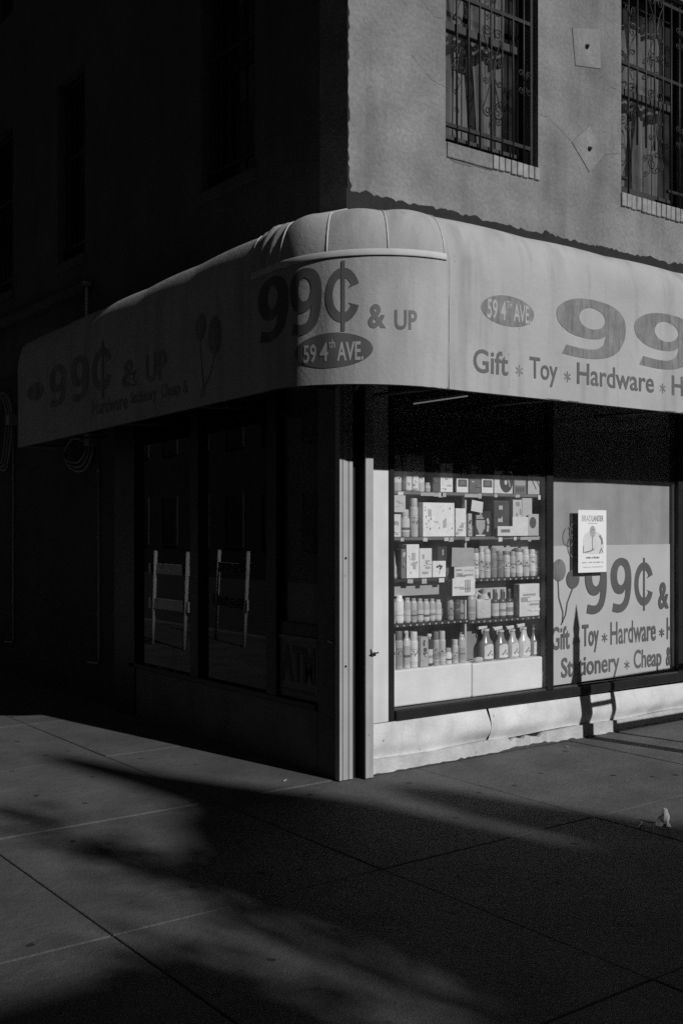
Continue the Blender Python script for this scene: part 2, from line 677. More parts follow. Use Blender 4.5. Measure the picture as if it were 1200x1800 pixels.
def crack(pts, wid=.004):
    P2 = []
    for (a, b) in zip(pts, pts[1:]):
        n = max(2, int(math.dist(a, b) / .03))
        for k in range(n):
            t = k / n
            P2.append((a[0] + (b[0] - a[0]) * t + rnd.uniform(-.006, .006), a[1] + (b[1] - a[1]) * t + rnd.uniform(-.006, .006)))
    P2.append(pts[-1])
    g = line_geo(P2, [wid * rnd.uniform(.4, 1.2) for _ in P2])
    print_on('crack', g, 0, 1, 0, 1, lambda u, v: (u, -.002, v), CRACK, B)


crack([(.55, 5.28), (.70, 5.13), (.83, 5.06), (.92, 5.06)], .002)
crack([(.62, 4.74), (.80, 4.62), (.92, 4.60)], .002)
crack([(1.86, 4.63), (1.95, 4.63), (2.10, 4.56), (2.20, 4.51)], .0025)
crack([(2.58, 4.49), (2.68, 4.51), (2.77, 4.53)], .003)
crack([(2.54, 5.09), (2.66, 5.03), (2.78, 5.02)], .002)
crack([(.955, 4.22), (.955, 4.13), (.99, 4.11), (1.18, 4.115), (1.37, 4.12)], .014)


def plate(pts, cx, cz):
    V = [(a, -.005, b) for a, b in pts] + [(a, .0, b) for a, b in pts]
    p = mesh('anchor_plate', V, [(3, 2, 1, 0), (0, 1, 5, 4), (1, 2, 6, 5), (2, 3, 7, 6), (3, 0, 4, 7)], PATCH, B)
    mesh('joint_line', [(cx + (a - cx) * 1.02, -.0025, cz + (b - cz) * 1.02) for a, b in pts], [(3, 2, 1, 0)], CRACK, p)
    b_ = tube('bolt', [(cx, -.004, cz), (cx, -.011, cz)], .019, RUST, p, 10)
    V, F = tube_geo([(cx + .003, -.010, cz + .002), (cx + .004, -.026, cz + .003)], .010, 6)
    mesh('nut', V, F, RUST, p)


plate([(2.21, 5.365), (2.52, 5.44), (2.535, 5.14), (2.245, 5.09)], 2.37, 5.265)
plate([(2.405, 4.665), (2.585, 4.49), (2.405, 4.315), (2.205, 4.50)], 2.40, 4.49)

# brick and plaster sills
s1 = box('sill', .935, 1.365, -.012, .29, 4.125, 4.229, STUCCO, B, .004)
sb = box('sill', 1.366, 1.86, .004, .29, 4.13, 4.224, JOINT, B)
for k in range(8):
    xx = 1.37 + k * .0605
    box('brick', xx, xx + .053, -.016 + rnd.uniform(-.003, .003), .05, 4.135 + rnd.uniform(-.004, .004), 4.229, SILLB, sb, .004)
sb = box('sill', 2.775, 3.72, .004, .29, 4.115, 4.224, JOINT, B)
for k in range(15):
    xx = 2.78 + k * .0625
    box('brick', xx, xx + .055, -.016 + rnd.uniform(-.003, .003), .05, 4.12 + rnd.uniform(-.004, .004), 4.229, SILLB, sb, .004)
for a, b in LW[:3]:
    box('sill', .06, .37, a - .03, b + .03, 4.09, 4.178, STUCCO_D, B, .006)


def win_x(a, b, z0, z1, detail=True, cur=0):
    """sash window in the sunny wall"""
    wd = wall_holes('window', 'x', .15, .07, a, b, z0, z1, [(a + .055, b - .055, z0 + .07, z1 - .06)], WOOD_F, B)
    zm = (z0 + z1) / 2 + .03
    box('sash_rail', a + .055, b - .055, .155, .205, zm - .03, zm + .03, WOOD_F, wd, .004)
    box('sash_rail', a + .055, b - .055, .160, .20, z0 + .07, z0 + .13, WOOD_F, wd, .004)
    box('pane', a + .056, b - .056, .178, .183, z0 + .131, zm - .031, GLASS_U, wd)
    box('pane', a + .056, b - .056, .170, .175, zm + .031, z1 - .061, GLASS_U, wd)
    if detail:
        # two curtain halves drawn apart
        for side in (0, 1):
            V, F = [], []
            n, mz = 26, 8
            for j in range(mz + 1):
                t = j / mz
                z = z0 + .10 + (z1 - z0 - .2) * t
                wid = (.50 if cur == 0 else .60) * (b - a) * (.62 + .38 * t ** 1.5) * (1 if side == 0 else .9)
                for k in range(n + 1):
                    u = k / n
                    xx = a + .05 + wid * u if side == 0 else b - .05 - wid * u
                    V.append((xx, .30 + .026 * math.sin(u * 11 + side * 2 + t * 1.6) + .012 * math.sin(u * 27 + t * 3), z))
            for j in range(mz):
                for k in range(n):
                    q = j * (n + 1) + k
                    F.append((q, q + 1, q + n + 2, q + n + 1))
            mesh('curtain', V, F, CLOTH, wd, True)
        box('blind', a + .12, b - .10, .40, .41, z0 + .2, z0 + .80, G(.42, .8), wd)


def win_y(a, b, z0, z1):
    wd = wall_holes('window', 'y', .235, .07, a, b, z0, z1, [(a + .05, b - .05, z0 + .07, z1 - .06)], WOOD_F, B)
    zm = (z0 + z1) / 2 + .05
    box('sash_rail', .24, .29, a + .05, b - .05, zm - .03, zm + .03, WOOD_F, wd, .004)
    box('pane', .262, .267, a + .051, b - .051, z0 + .071, zm - .031, GLASS_U, wd)
    box('pane', .255, .260, a + .051, b - .051, zm + .031, z1 - .061, GLASS_U, wd)


for i, (a, b) in enumerate(RW):
    win_x(a, b, WZ0, WZ1, i < 2, i)
    win_x(a, b, 7.2, 8.9, False)
for a, b in LW:
    win_y(a, b, WZ0 - .05, WZ1)
    win_y(a, b, 7.2, 8.9)


# ---- window grilles (wrought iron)
def spiral(cx, cz, r0, a0, turns, sgn, n=16):
    out = []
    for k in range(n + 1):
        t = k / n
        a = a0 + sgn * turns * 2 * PI * t
        r = r0 * (1 - .78 * t)
        out.append((cx + r * math.cos(a), cz + r * math.sin(a)))
    return out


def grille_x(a, b, z0, z1, label, gap=False):
    y = .055
    g = thing('window_grille', ((a + b) / 2, y, z0), label, 'window grille', 'iron grilles over the sunny upstairs windows')
    n = 7
    step = .1105
    xs = [a + .145 + step * k for k in range(n)]
    zr = [z0 + .145, z0 + 1.06, z1 - .06]
    for q in (a + .012, b - .035):
        box('frame_bar', q, q + .024, y - .012, y + .012, z0 + .02, z1, IRON, g)
    for z in zr:
        if gap and z == zr[0]:
            bm = bmesh.new()
            bm_box(bm, a + .037, a + .13, y - .016, y + .010, z - .011, z + .011)
            bm_box(bm, b - .26, b - .036, y - .016, y + .010, z - .011, z + .011)
            from_bm('rail', bm, IRON, g)
        else:
            box('rail', a + .037, b - .036, y - .016, y + .010, z - .013, z + .013, IRON, g)
    for k, q in enumerate(xs):
        lo = z0 + .02 + (.42 if gap and 0 < k < 5 else 0)
        tube('bar', [(q, y - .012, lo), (q, y - .012, z1 - .03)], .0085, IRON, g, 6)

    def sc2(pts, r=.0045):
        tube('scroll', [(p[0], y - .026, p[1]) for p in pts], r, IRON, g, 5)

    def motif(cx, cz, h, full=True):
        for s in (-1, 1):
            # long hourglass bow ending in curls
            top = spiral(cx + s * .055, cz + h * .43, .042, PI / 2 - s * PI / 2 , 1.35, s)
            bot = spiral(cx + s * .05, cz - h * .43, .042, PI / 2 - s * PI / 2, 1.35, -s)
            mid = []
            for k in range(13):
                t = -1 + 2 * k / 12
                mid.append((cx + s * (.010 + .087 * abs(t) ** 1.5), cz + h * .42 * t))
            sc2(bot[::-1] + mid + top)
            c1 = spiral(cx + s * .066, cz + .065, .028, PI / 2 + s * PI / 2, 1.2, -s)
            c2 = spiral(cx + s * .066, cz - .065, .028, PI / 2 + s * PI / 2, 1.2, s)
            bow = [(cx + s * (.038 - .020 * math.cos(PI * t / 2)), cz + .065 * t) for t in (-.8, -.5, -.2, .2, .5, .8)]
            sc2(c2[::-1] + bow + c1)
        if full:
            for q in (xs[0], xs[6]):
                for s in (-1, 1):
                    for v in (-1, 1):
                        sc2(spiral(q + s * .042, cz + .062 * v + .01, .03, PI / 2 + s * PI / 2 + v * s * .6, 1.3, -s * v, 14)[::-1] + [(q + s * .008, cz + .02 * v)])
    motif(xs[3], z0 + .60, .66)
    motif(xs[3], z0 + 1.42, .52)
    return g


grille_x(.925, 1.84, WZ0, WZ1, 'black scrolled iron grille on the upstairs window nearest the corner')
grille_x(2.785, 3.70, WZ0, WZ1, 'black scrolled iron grille with cut-away lower bars on the far right upstairs window', True)
for a, b, lab in ((1.10, 1.885, 'black iron bars over the shaded side window nearest the corner'), (4.10, 4.76, 'black iron bars over the second shaded side window'),
                  (6.02, 6.80, 'black iron bars over the shaded window at the left picture edge')):
    g = thing('window_grille', (.15, (a + b) / 2, 4.18), lab, 'window grille', 'plain bars over the side windows')
    for k in range(6):
        q = a + (b - a) * (k + .7) / 6.4
        tube('bar', [(.15, q, 4.19), (.15, q, 5.95)], .008, IRON, g, 6)
    for z in (4.33, 5.2, 5.9):
        box('rail', .14, .165, a + .01, b - .01, z - .012, z + .012, IRON, g)

# ---- ground-floor shopfront, sunny side
box('header_wall', .25, 6.5, .055, .30, 2.62, 3.2, DARKW, B)
box('shop_ceiling', .30, 8.8, .31, 15.8, 2.92, 3.0, ROOM, B)
box('shop_floor', .30, 8.8, .31, 15.8, -.05, .05, ROOM, B)
box('shop_partition', 2.9, 2.95, .6, 15.7, .06, 2.9, ROOM, B)
box('shop_partition', .35, 2.89, 5.0, 5.05, .06, 2.9, ROOM, B)
box('pillar_panel', .20, .424, 0.0, .06, .318, 2.66, PAINT, B, .003)
box('pillar_panel', 3.60, 4.4, 0.0, .06, .318, 2.66, PAINT, B, .003)
box('pillar_panel', 4.4, 9.0, 0.02, .29, 0, 3.19, DARKW, B)
FR = thing('shop_window', (2.0, 0, .33), 'black-framed shop window on the sunny side with goods behind glass', 'shop window')
box('frame_stile', .425, .463, -.014, .05, .315, 2.62, BLACKM, FR, .003)
box('frame_mullion', 1.918, 1.993, -.014, .05, .387, 2.62, BLACKM, FR, .003)
box('frame_bead', 1.994, 2.012, .006, .05, .387, 2.62, G(.05, .5), FR)
box('frame_stile', 3.505, 3.60, -.014, .05, .315, 2.62, BLACKM, FR, .003)
box('frame_bead', 3.478, 3.504, .028, .05, .387, 2.62, G(.04, .5), FR)
box('frame_sill', .464, 3.504, -.03, .05, .318, .386, BLACKM, FR, .006)
box('frame_bead', .464, 3.504, -.008, .012, .387, .398, G(.07, .4), FR)
box('pane', .464, 1.917, .0, .005, .399, 2.62, GLASS, FR)
box('pane', 2.013, 3.477, .0, .005, .399, 2.62, GLASS2, FR)


# dented sheet-metal apron, panel by panel
def apron(x0, x1, seed, lift):
    r2 = random.Random(seed)
    ph = [r2.uniform(0, 6) for _ in range(4)]
    nx, nz = int((x1 - x0) / .02), 16
    V, F = [], []
    for i in range(nx + 1):
        xx = x0 + (x1 - x0) * i / nx
        for j in range(nz + 1):
            t = j / nz
            zb = .093 + .006 * math.sin(xx * 5 + ph[0])
            zt = .322 - .006 * (xx - .3)
            z = zb + (zt - zb) * t
            bulge = .027 * math.sin(PI / 2 * min(1, t / .42)) ** 1.3 * (1 - .8 * max(0, (t - .42) / .58) ** 1.6)
            dent = .010 * math.sin(xx * 3.1 + ph[1] + .8 * math.sin(xx * 7)) * math.sin(PI * t) + .006 * math.sin(xx * 9 + ph[2] + t * 3) * math.sin(PI * t) + .004 * math.sin(xx * 23 + ph[3] - t * 5) * math.sin(PI * t)
            e = math.exp(-((xx - (x0 if lift > 0 else x1)) / .10) ** 2)
            curl = abs(lift) * e * math.sin(PI * t) ** 1.5
            V.append((xx, -.018 - bulge - dent * .8 - curl, z))
    for i in range(nx):
        for j in range(nz):
            a = i * (nz + 1) + j
            F.append((a, a + nz + 1, a + nz + 2, a + 1))
    return mesh('apron_panel', V, F, APRON, B, True)


apron(.245, 1.287, 3, -.020)
apron(1.308, 4.6, 5, .006)
box('apron_backing', .245, 4.6, .0, .04, .05, .316, BLACKM, B)
# painted concrete plinth with a chipped, uneven foot
V, F = [], []
nx = 130
for i in range(nx + 1):
    xx = .245 + (4.6 - .245) * i / nx
    chip = 0
    if 1.50 < xx < 1.86:
        chip = .022 * rnd.random()
    yo = -.045 - .006 * math.sin(xx * 3.1) + rnd.uniform(-.002, .002) + chip
    zt = .092 + .004 * math.sin(xx * 6) - (.03 * rnd.random() if chip else 0)
    V += [(xx, yo - .004, -.02), (xx, yo, .02 + rnd.uniform(-.006, .006)), (xx, yo + .002, zt), (xx, .03, zt + .002)]
for i in range(nx):
    for j in range(3):
        a = 4 * i + j
        F.append((a, a + 4, a + 5, a + 1))
mesh('plinth', V, F, PLINTH, B)
V, F = [], []
for i in range(nx + 1):                                  # grimy line where the plinth meets the pavement
    xx = .245 + (4.6 - .245) * i / nx
    V += [(xx, -.062 - .006 * math.sin(xx * 3.1), .003), (xx, -.058 - .006 * math.sin(xx * 3.1), .004 + abs(rnd.gauss(0, .007)) + (.02 * rnd.random() if 1.45 < xx < 1.9 else 0))]
for i in range(nx):
    F.append((2 * i, 2 * i + 2, 2 * i + 3, 2 * i + 1))
mesh('grime_line', V, F, JOINT, B)

# ---- corner post: two roller-gate guides with a dark slot between them
box('corner_post', .03, .235, -.012, .30, 0.0, 3.2, DARKW, B, .004)
CP = thing('gate_guide', (.03, -.04, 0), 'grooved vertical metal gate guide at the very corner, left of the slot', 'gate guide', 'gate guides on the corner post')
for a, b in ((-.022, -.001), (.004, .046), (.051, .082)):
    box('channel', a, b, -.062, -.013, .004, 2.9, RAILM, CP, .002)
for z in (.72, 1.40, 2.2):
    tube('screw', [(.024, -.062, z), (.024, -.068, z)], .007, RUST, CP, 8)
CP2 = thing('gate_guide', (.18, -.06, 0), 'plain narrow vertical metal gate guide beside the white pillar panel', 'gate guide', 'gate guides on the corner post')
box('channel', .146, .209, -.112, -.098, .004, 2.95, RAILM, CP2, .003)
box('slot_shade_side', .150, .205, -.097, -.013, .004, 2.95, BLACKM, CP2)  # black boxes put the deep shade of the slot into the colour
box('slot_shade_back', .084, .149, -.020, -.0125, .004, 2.95, BLACKM, CP2)  # black filler standing in for the shade between the guides
bx = box('latch', .185, .222, -.122, -.112, .775, .80, RUST, CP2, .003)
tube('bolt', [(.175, -.127, .79), (.235, -.127, .797)], .005, RUST, bx, 6)
tube('bolt', [(.19, -.124, .79), (.187, -.126, .825)], .006, G(.5, .4), bx, 6)
# ---- ground-floor shopfront, shaded side
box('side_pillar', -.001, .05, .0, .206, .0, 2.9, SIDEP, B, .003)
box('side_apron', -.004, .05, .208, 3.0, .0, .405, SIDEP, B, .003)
box('side_wall_base', .03, .30, 3.225, 16, 0, 3.19, DARKW, B)
box('side_header', .03, .30, .21, 3.224, 2.55, 3.19, DARKW, B)
FS = thing('shop_window', (0, 1.8, .40), 'dark shop window on the shaded side street reflecting two barricades', 'shop window')
box('frame_sill', -.02, .05, .21, 2.95, .407, .445, BLACKM, FS, .004)
box('frame_post', -.02, .08, .662, .79, .446, 2.55, BLACKM, FS, .003)
box('frame_mullion', -.02, .08, 1.744, 1.869, .446, 2.55, BLACKM, FS, .003)
box('frame_post', -.02, .10, 2.834, 3.224, .0, 2.55, BLACKM, FS, .003)
box('pane', .028, .034, .791, 1.743, .446, 2.55, GLASS_S, FS)
box('pane', .028, .034, 1.870, 2.833, .446, 2.55, GLASS_S, FS)
box('pane', .028, .034, .21, .661, .446, 2.55, GLASS_S, FS)
box('backing_panel', .05, .06, .208, .70, .446, 2.55, G(.16, .6), FS)
SG = box('window_sign', .008, .026, .22, .655, .455, .86, G(.13, .5), None, at=(.0, .44, .455))
tag(SG, 'small framed ATM sign low in the shaded side window', 'sign')
for z0, z1 in ((.842, .868),):
    box('frame_strip', .0, .027, .215, .66, z0, z1, G(.16, .5), SG)
box('dark_slot', .004, .027, .215, .66, .875, .955, BLACKM, SG)
print_on('lettering', text_geo('ATM', .03), .64, .245, .56, .80, lambda u, v: (.004, u, v), G(.04, .5), SG)
box('lettering_bar', .004, .0078, .26, .62, .49, .51, G(.06, .5), SG)
lt = thing('latch', (-.01, .07, .86), 'tiny bright metal latch on the shaded corner pillar', 'latch')
tube('rod', [(-.012, .03, .862), (-.012, .075, .868)], .006, G(.75, .3), lt, 6)
tube('eye', [(-.012, .075, .868), (-.004, .088, .875)], .004, G(.75, .3), lt, 6)

# ------------------------------------------------------------------ awning
AW = thing('awning', (.09, 0, 2.4), 'long white canvas shop awning wrapping round the building corner with 99¢ lettering', 'awning')
EX, EY = .70, .75
CXA = .27
VT = 3.185


def plan(u):
    """u<0: sunny front (metres right of the curve), 0..90: corner angle, >90: shaded side (metres*100 beyond)"""
    if u <= 0:
        return Vector((CXA - u, -EY, 0)), Vector((CXA - u, 0.0, 0)), 2.41 + .0 * u
    if u <= 90:
        t = R(u)
        return (Vector((CXA - EX * math.sin(t), -EY * math.cos(t), 0)), Vector((CXA - (CXA - .085) * math.sin(t), .0, 0)), 2.41 + .03 * u / 90)
    y = (u - 90) / 100
    return Vector((CXA - EX, y, 0)), Vector((.085, y, 0)), 2.44 - .023 * y


RIBS = [3, 32, 61, 90, 124]


def canvas(u, v, off=0.0):
    """v 0..1 valance, 1..2 rounded top"""
    O, I, zb = plan(u)
    drop = -.03 * max(0, (u - 90) / 100)
    zt = VT + drop
    d = (I - O)
    if v <= 1:
        z = zb + (zt - zb) * v
        p = O.copy()
        k = .004 * math.sin(u * (.35 if u > 0 else 9.0)) * math.sin(PI * v)
        if u <= 0:
            k += .006 * math.sin(-u * 2.3 + 1) * v
            for rib in (-.02, -1.0, -2.2, -3.4, -4.6):         # frame ribs pressing through
                k += .005 * math.exp(-((u - rib) / .05) ** 2)
            k += .0035 * math.sin(u * 17 + v * 9) * math.exp(u * 1.5) * math.sin(PI * v)
        elif u < 20:
            k += .004 * math.sin(u * .9 + v * 8) * math.sin(PI * u / 20) * (1 - v)
        p -= d.normalized() * (k + off)
        p.z = z
        return p
    q = v - 1
    t = min(1, q / .62) * PI / 2
    f = .22 * (1 - math.cos(t))
    z = zt + .29 * math.sin(t)
    top = .435 + (.075 * min(1, -u / .5) if u < 0 else 0)
    if q > .62:
        k = (q - .62) / .38
        f = .22 + .78 * k
        z = zt + .29 + (top - .29) * k
        t = PI / 2
    bul = 0
    if 0 < u < 128:
        for a, b in zip(RIBS, RIBS[1:]):
            if a <= u < b:
                bul = math.sin(PI * (u - a) / (b - a))
    elif u <= 0:
        bul = abs(math.sin(PI * u / .78)) * .55
    else:
        bul = abs(math.sin(PI * (u - 124) / 80)) * .6
    s = (bul - .6) * .016 * math.sin(t * 1.15)
    p = O + d * f
    p -= d.normalized() * (s * math.cos(t))
    p.z = z + s * math.sin(t) - off * 0
    if 90 < u < 124:                                   # slack folds just past the corner
        fold = math.sin((u - 90) * .55 + v * 7.0) * .011 * math.sin(PI * (u - 90) / 34)
        p -= d.normalized() * fold * math.cos(t) - Vector((0, 0, fold * math.sin(t)))
    p -= d.normalized() * off * math.cos(t)
    p.z += off * math.sin(t)
    return p


def canvas_mesh(name, us):
    vsl = [k / 8 for k in range(9)] + [1 + k / 14 for k in range(1, 15)]
    V = [canvas(u, v) for u in us for v in vsl]
    n = len(vsl)
    F = []
    for i in range(len(us) - 1):
        for j in range(n - 1):
            a = i * n + j
            F.append((a, a + 1, a + n + 1, a + n))
    return mesh(name, V, F, CANVAS, AW, True)


canvas_mesh('front_canvas', [-5.2 + .05 * k for k in range(104)] + [0])
canvas_mesh('corner_canvas', [k * 1.0 for k in range(0, 91)] + [90 + 2 * k for k in range(1, 18)])
canvas_mesh('side_canvas', [124 + 6 * k for k in range(0, 69)] + [535])
# closed side end
V = [canvas(535, v) for v in [0] + [k / 8 for k in range(1, 9)] + [1 + k / 14 for k in range(1, 15)]]
V.append(Vector((.085, 4.45, V[0].z)))
mesh('end_canvas', V, [tuple(range(len(V)))], CANVAS, AW)
V = [canvas(-5.2, v) for v in [k / 8 for k in range(9)] + [1 + k / 14 for k in range(1, 15)]]
V.append(Vector((V[0].x, 0, V[0].z)))
mesh('end_canvas', V, [tuple(range(len(V)))[::-1]], CANVAS, AW)
# seams, piping and hem
for u in (3, 32, 61, 90, 124):
    tube('seam', [canvas(u, 1 + k / 12, .002) for k in range(13)], .0045, PIPING, AW, 6)
tube('seam', [canvas(.4, k / 8, .001) for k in range(9)], .0035, INK_M, AW, 5)
V, F = [], []
uu = [2 + 1.0 * k for k in range(0, 121)]
for u in uu:
    O, I, zb = plan(u)
    dn = (I - O).normalized()
    for off, dz in ((.003, .022), (.0065, .016), (.0075, -.012), (.0055, -.02), (.002, -.018)):
        p = O - dn * off
        p.z = VT + dz - .03 * max(0, (u - 90) / 100)
        V.append(p)
for i in range(len(uu) - 1):
    for j in range(4):
        a = 5 * i + j
        F.append((a, a + 1, a + 6, a + 5))
mesh('valance_piping', V, F, PIPING, AW, True)
for u0, u1, st in ((-5.2, 0, .2), (0, 90, 3), (90, 535, 20)):
    k, P3 = u0, []
    while k <= u1 + 1e-6:
        P3.append(canvas(k, .004, -.008))
        k += st
    tube('hem_tube', P3, .008, CANVAS_IN, AW, 6)
# frame tubes behind the canvas
for u in (-4.6, -3.4, -2.2, -1.0, 0, 45, 90, 200, 320, 440, 530):
    O, I, zb = plan(u)
    p = canvas(u, .02, -.02)
    q = I.copy()
    q.z = p.z + .02
    tube('frame_tube', [p, q], .012, CANVAS_IN, AW, 6)
    tube('frame_tube', [canvas(u, v, -.022) for v in (.02, .5, 1, 1.3, 1.6, 1.9)], .012, CANVAS_IN, AW, 6)


def on_canvas(u, z, off):
    O, I, zb = plan(u)
    zt = VT - .03 * max(0, (u - 90) / 100)
    return tuple(canvas(u, min(.999, max(0, (z - zb) / (zt - zb))), off))


def fnt(x, z, off=.002):
    p = on_canvas(CXA - x, z, off)
    return (x, p[1], z)


def fside(y, z, off=.002):
    p = on_canvas(90 + y * 100, z, off)
    return (p[0], y, z)


def fcor(u, z, off=.002):
    """u = minus the corner angle, so that text runs left to right"""
    a = -u
    p = on_canvas(a if a <= 90 else 90 + (a - 90) * 1.25, z, off)
    return (p[0], p[1], z)


def word(txt, u0, u1, z0, z1, fn, mat, bold=.015, cut=0, parent=AW, name='letter'):
    for geo in ([NINE] if txt == '9' else [CEE] if txt == 'C' else letters_of(text_geo(txt, bold))):
        print_on(name, geo, u0, u1, z0, z1, fn, mat, parent, cut)


# sunny front
ov = print_on('lettering_oval', DISC, .528, .99, 2.835, 3.022, fnt, INK_L, AW, .05)
f2 = lambda u, z: fnt(u, z, .0035)
word('59 4', .575, .735, 2.865, 2.985, f2, WHITEINK, .02)
word('TH', .742, .785, 2.945, 2.99, f2, WHITEINK, .02)
word('AVE.', .798, .955, 2.868, 2.98, f2, WHITEINK, .02)
word('9', 1.20, 1.90, 2.705, 3.10, fnt, INK_L, .035, .05)
word('9', 1.99, 2.69, 2.705, 3.10, fnt, INK_L, .035, .05)
word('C', 2.82, 3.40, 2.705, 3.10, fnt, INK_L, .03, .05)
print_on('letter_bar', SQ, 3.10, 3.16, 2.66, 3.15, f2, INK_L, AW)
word('Gift', .468, .758, 2.528, 2.672, fnt, INK_T, .014, .06)
word('Toy', .950, 1.212, 2.490, 2.668, fnt, INK_T, .014, .06)
word('Hardware', 1.393, 2.195, 2.530, 2.672, fnt, INK_T, .014, .06)
word('Household', 2.40, 3.35, 2.530, 2.672, fnt, INK_T, .014, .06)
for q in (.857, 1.30, 2.295):
    print_on('lettering_star', STAR, q - .036, q + .036, 2.535, 2.605, fnt, INK_L, AW)
# rounded corner
word('9', -109, -83.5, 2.735, 3.130, fcor, INK, .055, 1.5)
word('9', -82.3, -63.4, 2.735, 3.130, fcor, INK, .055, 1.5)
word('C', -61, -45.2, 2.785, 3.105, fcor, INK, .06, 1.5)
print_on('letter_bar', SQ, -53.8, -52.0, 2.735, 3.145, lambda u, z: fcor(u, z, .0035), INK, AW, .6)
word('&', -41.3, -33, 2.745, 2.885, fcor, INK_M, .03, 1.5)
word('UP', -29, -18.2, 2.738, 2.853, fcor, INK_M, .02, 1.5)
print_on('lettering_oval', DISC, -78.6, -39, 2.525, 2.73, fcor, INK, AW, 1.5)


fcor2 = lambda u, z: fcor(u, z, .0035)
word('59', -73.4, -66.4, 2.563, 2.672, fcor2, WHITEINK, .02, 1.5)
word('4', -64.6, -60.2, 2.567, 2.675, fcor2, WHITEINK, .02, 1.5)
word('th', -59.8, -56.8, 2.640, 2.690, fcor2, WHITEINK, .012, 1.5)
word('AVE.', -55.8, -43.4, 2.562, 2.672, fcor2, WHITEINK, .02, 1.5)
# shaded side
word('9', 3.66, 3.28, 2.64, 3.0, fside, INK_S, .05, .06)
word('9', 3.20, 2.82, 2.64, 3.02, fside, INK_S, .05, .06)
word('C', 2.74, 2.38, 2.68, 3.03, fside, INK_S, .045, .06)
print_on('letter_bar', SQ, 2.57, 2.53, 2.62, 3.08, lambda u, z: fside(u, z, .0035), INK_S, AW)
word('&', 2.19, 1.93, 2.66, 2.87, fside, INK_S, .03)
word('UP', 1.79, 1.46, 2.66, 2.87, fside, INK_S, .03)
print_on('lettering_oval', DISC, 4.20, 3.80, 2.74, 2.90, fside, INK_S, AW, .06)
word('Hardware', 2.75, 2.10, 2.50, 2.62, fside, INK_S, .02)
word('Stationery', 2.05, 1.62, 2.50, 2.62, fside, INK_S, .02)
word('Cheap &', 1.55, 1.15, 2.50, 2.62, fside, INK_S, .02)
print_on('lettering_balloon', DISC, .87, .70, 2.74, 3.0, fside, INK_S, AW, .06)
print_on('lettering_balloon', DISC, 1.05, .90, 2.86, 3.05, fside, INK_L, AW, .06)
for pts in ([(.98, 2.86), (.95, 2.70), (.93, 2.56), (.97, 2.47)], [(.78, 2.74), (.84, 2.62), (.91, 2.55), (.93, 2.47)]):
    print_on('lettering_string', line_geo(pts, .014), 0, 1, 0, 1, fside, INK_S, AW)

# ------------------------------------------------------------------ printed sign filling the right-hand shop window
PAPER = M('sign_paper', 0.355, 0.7, 0.11, 5, streak=0.15, fine=0.06, spots=0.6, spot_scale=9, spot_size=0.06)
PAPER2 = M('sign_paper_lower', 0.56, 0.7, 0.05, 3, fine=0.04, spots=0.5, spot_scale=9, spot_size=0.04)
SN = thing('printed_window_sign', (2.75, .05, .40), 'large printed 99¢ paper sign with balloons filling the right shop window', 'sign')
V, F = [], []
for i in range(41):
    xx = 2.03 + (3.50 - 2.03) * i / 40
    for z in (.405, .9, 1.30, 1.452):
        V.append((xx, .048 + .0025 * math.sin(xx * 6) - .0, z))
for i in range(40):
    for j in range(3):
        a = 4 * i + j
        F.append((a, a + 4, a + 5, a + 1))
mesh('lower_sheet', V, F, PAPER2, SN, True)
V, F = [], []
for i in range(41):
    xx = 2.03 + (3.50 - 2.03) * i / 40
    for z in (1.40, 1.75, 2.1, 2.4, 2.60):
        V.append((xx, .053 + .004 * math.sin(xx * 4 + 1), z))
for i in range(40):
    for j in range(4):
        a = 5 * i + j
        F.append((a, a + 5, a + 6, a + 1))
mesh('upper_sheet', V, F, PAPER, SN, True)
fs = lambda u, z: (u, .0448, z)
fs2 = lambda u, z: (u, .0440, z)
for t, a, b, z0, z1, bo in (('9', 2.413, 2.669, .918, 1.348, .06), ('9', 2.712, 2.969, .914, 1.350, .06), ('C', 3.012, 3.246, .955, 1.31, .06),
                            ('&', 3.317, 3.456, .918, 1.140, .03), ('Toy', 2.38, 2.573, .622, .843, .018), ('Hardware', 2.71, 3.283, .664, .845, .018),
                            ('H', 3.43, 3.498, .665, .845, .018), ('Gift', 2.035, 2.237, .668, .845, .018), ('Stationery', 2.142, 2.821, .385, .606, .018),
                            ('Cheap', 2.998, 3.358, .382, .606, .018), ('&', 3.42, 3.49, .445, .600, .02)):
    word(t, a, b, max(z0, .408), z1, fs, INK_T if bo < .02 else INK, bo, 0, SN)
print_on('lettering_bar', SQ, 3.118, 3.140, .916, 1.345, fs2, INK, SN)
for a, z in ((2.31, .73), (2.641, .727), (3.362, .724), (2.912, .492)):
    print_on('lettering_star', STAR, a - .036, a + .036, z - .036, z + .036, fs, INK_T, SN)
print_on('lettering_balloon', DISC, 2.04, 2.192, 1.185, 1.352, fs, INK_L, SN)
print_on('lettering_balloon', DISC, 2.199, 2.345, 1.125, 1.27, fs2, INK, SN)
for pts in ([(2.105, 1.19), (2.115, 1.06), (2.16, .95), (2.155, .87)], [(2.27, 1.127), (2.21, 1.02), (2.19, .93), (2.14, .855)]):
    print_on('lettering_string', line_geo(pts, .012), 0, 1, 0, 1, fs, INK, SN)
print_on('lettering_strip', SQ, 2.24, 2.36, 1.228, 1.70, lambda u, z: (u, .0452, z), M('print_black', .035, .6), SN)
for cx, cz, r in ((2.225, 1.52, .06), (2.285, 1.56, .05), (2.57, 1.46, .085), (2.29, 1.45, .075)):
    pts = [(cx + r * math.cos(k * PI / 12), cz + r * 1.2 * math.sin(k * PI / 12)) for k in range(25)]
    print_on('lettering_ring', line_geo(pts, .007), 0, 1, 0, 1, lambda u, z: (u, .0432, z), INK_L, SN)

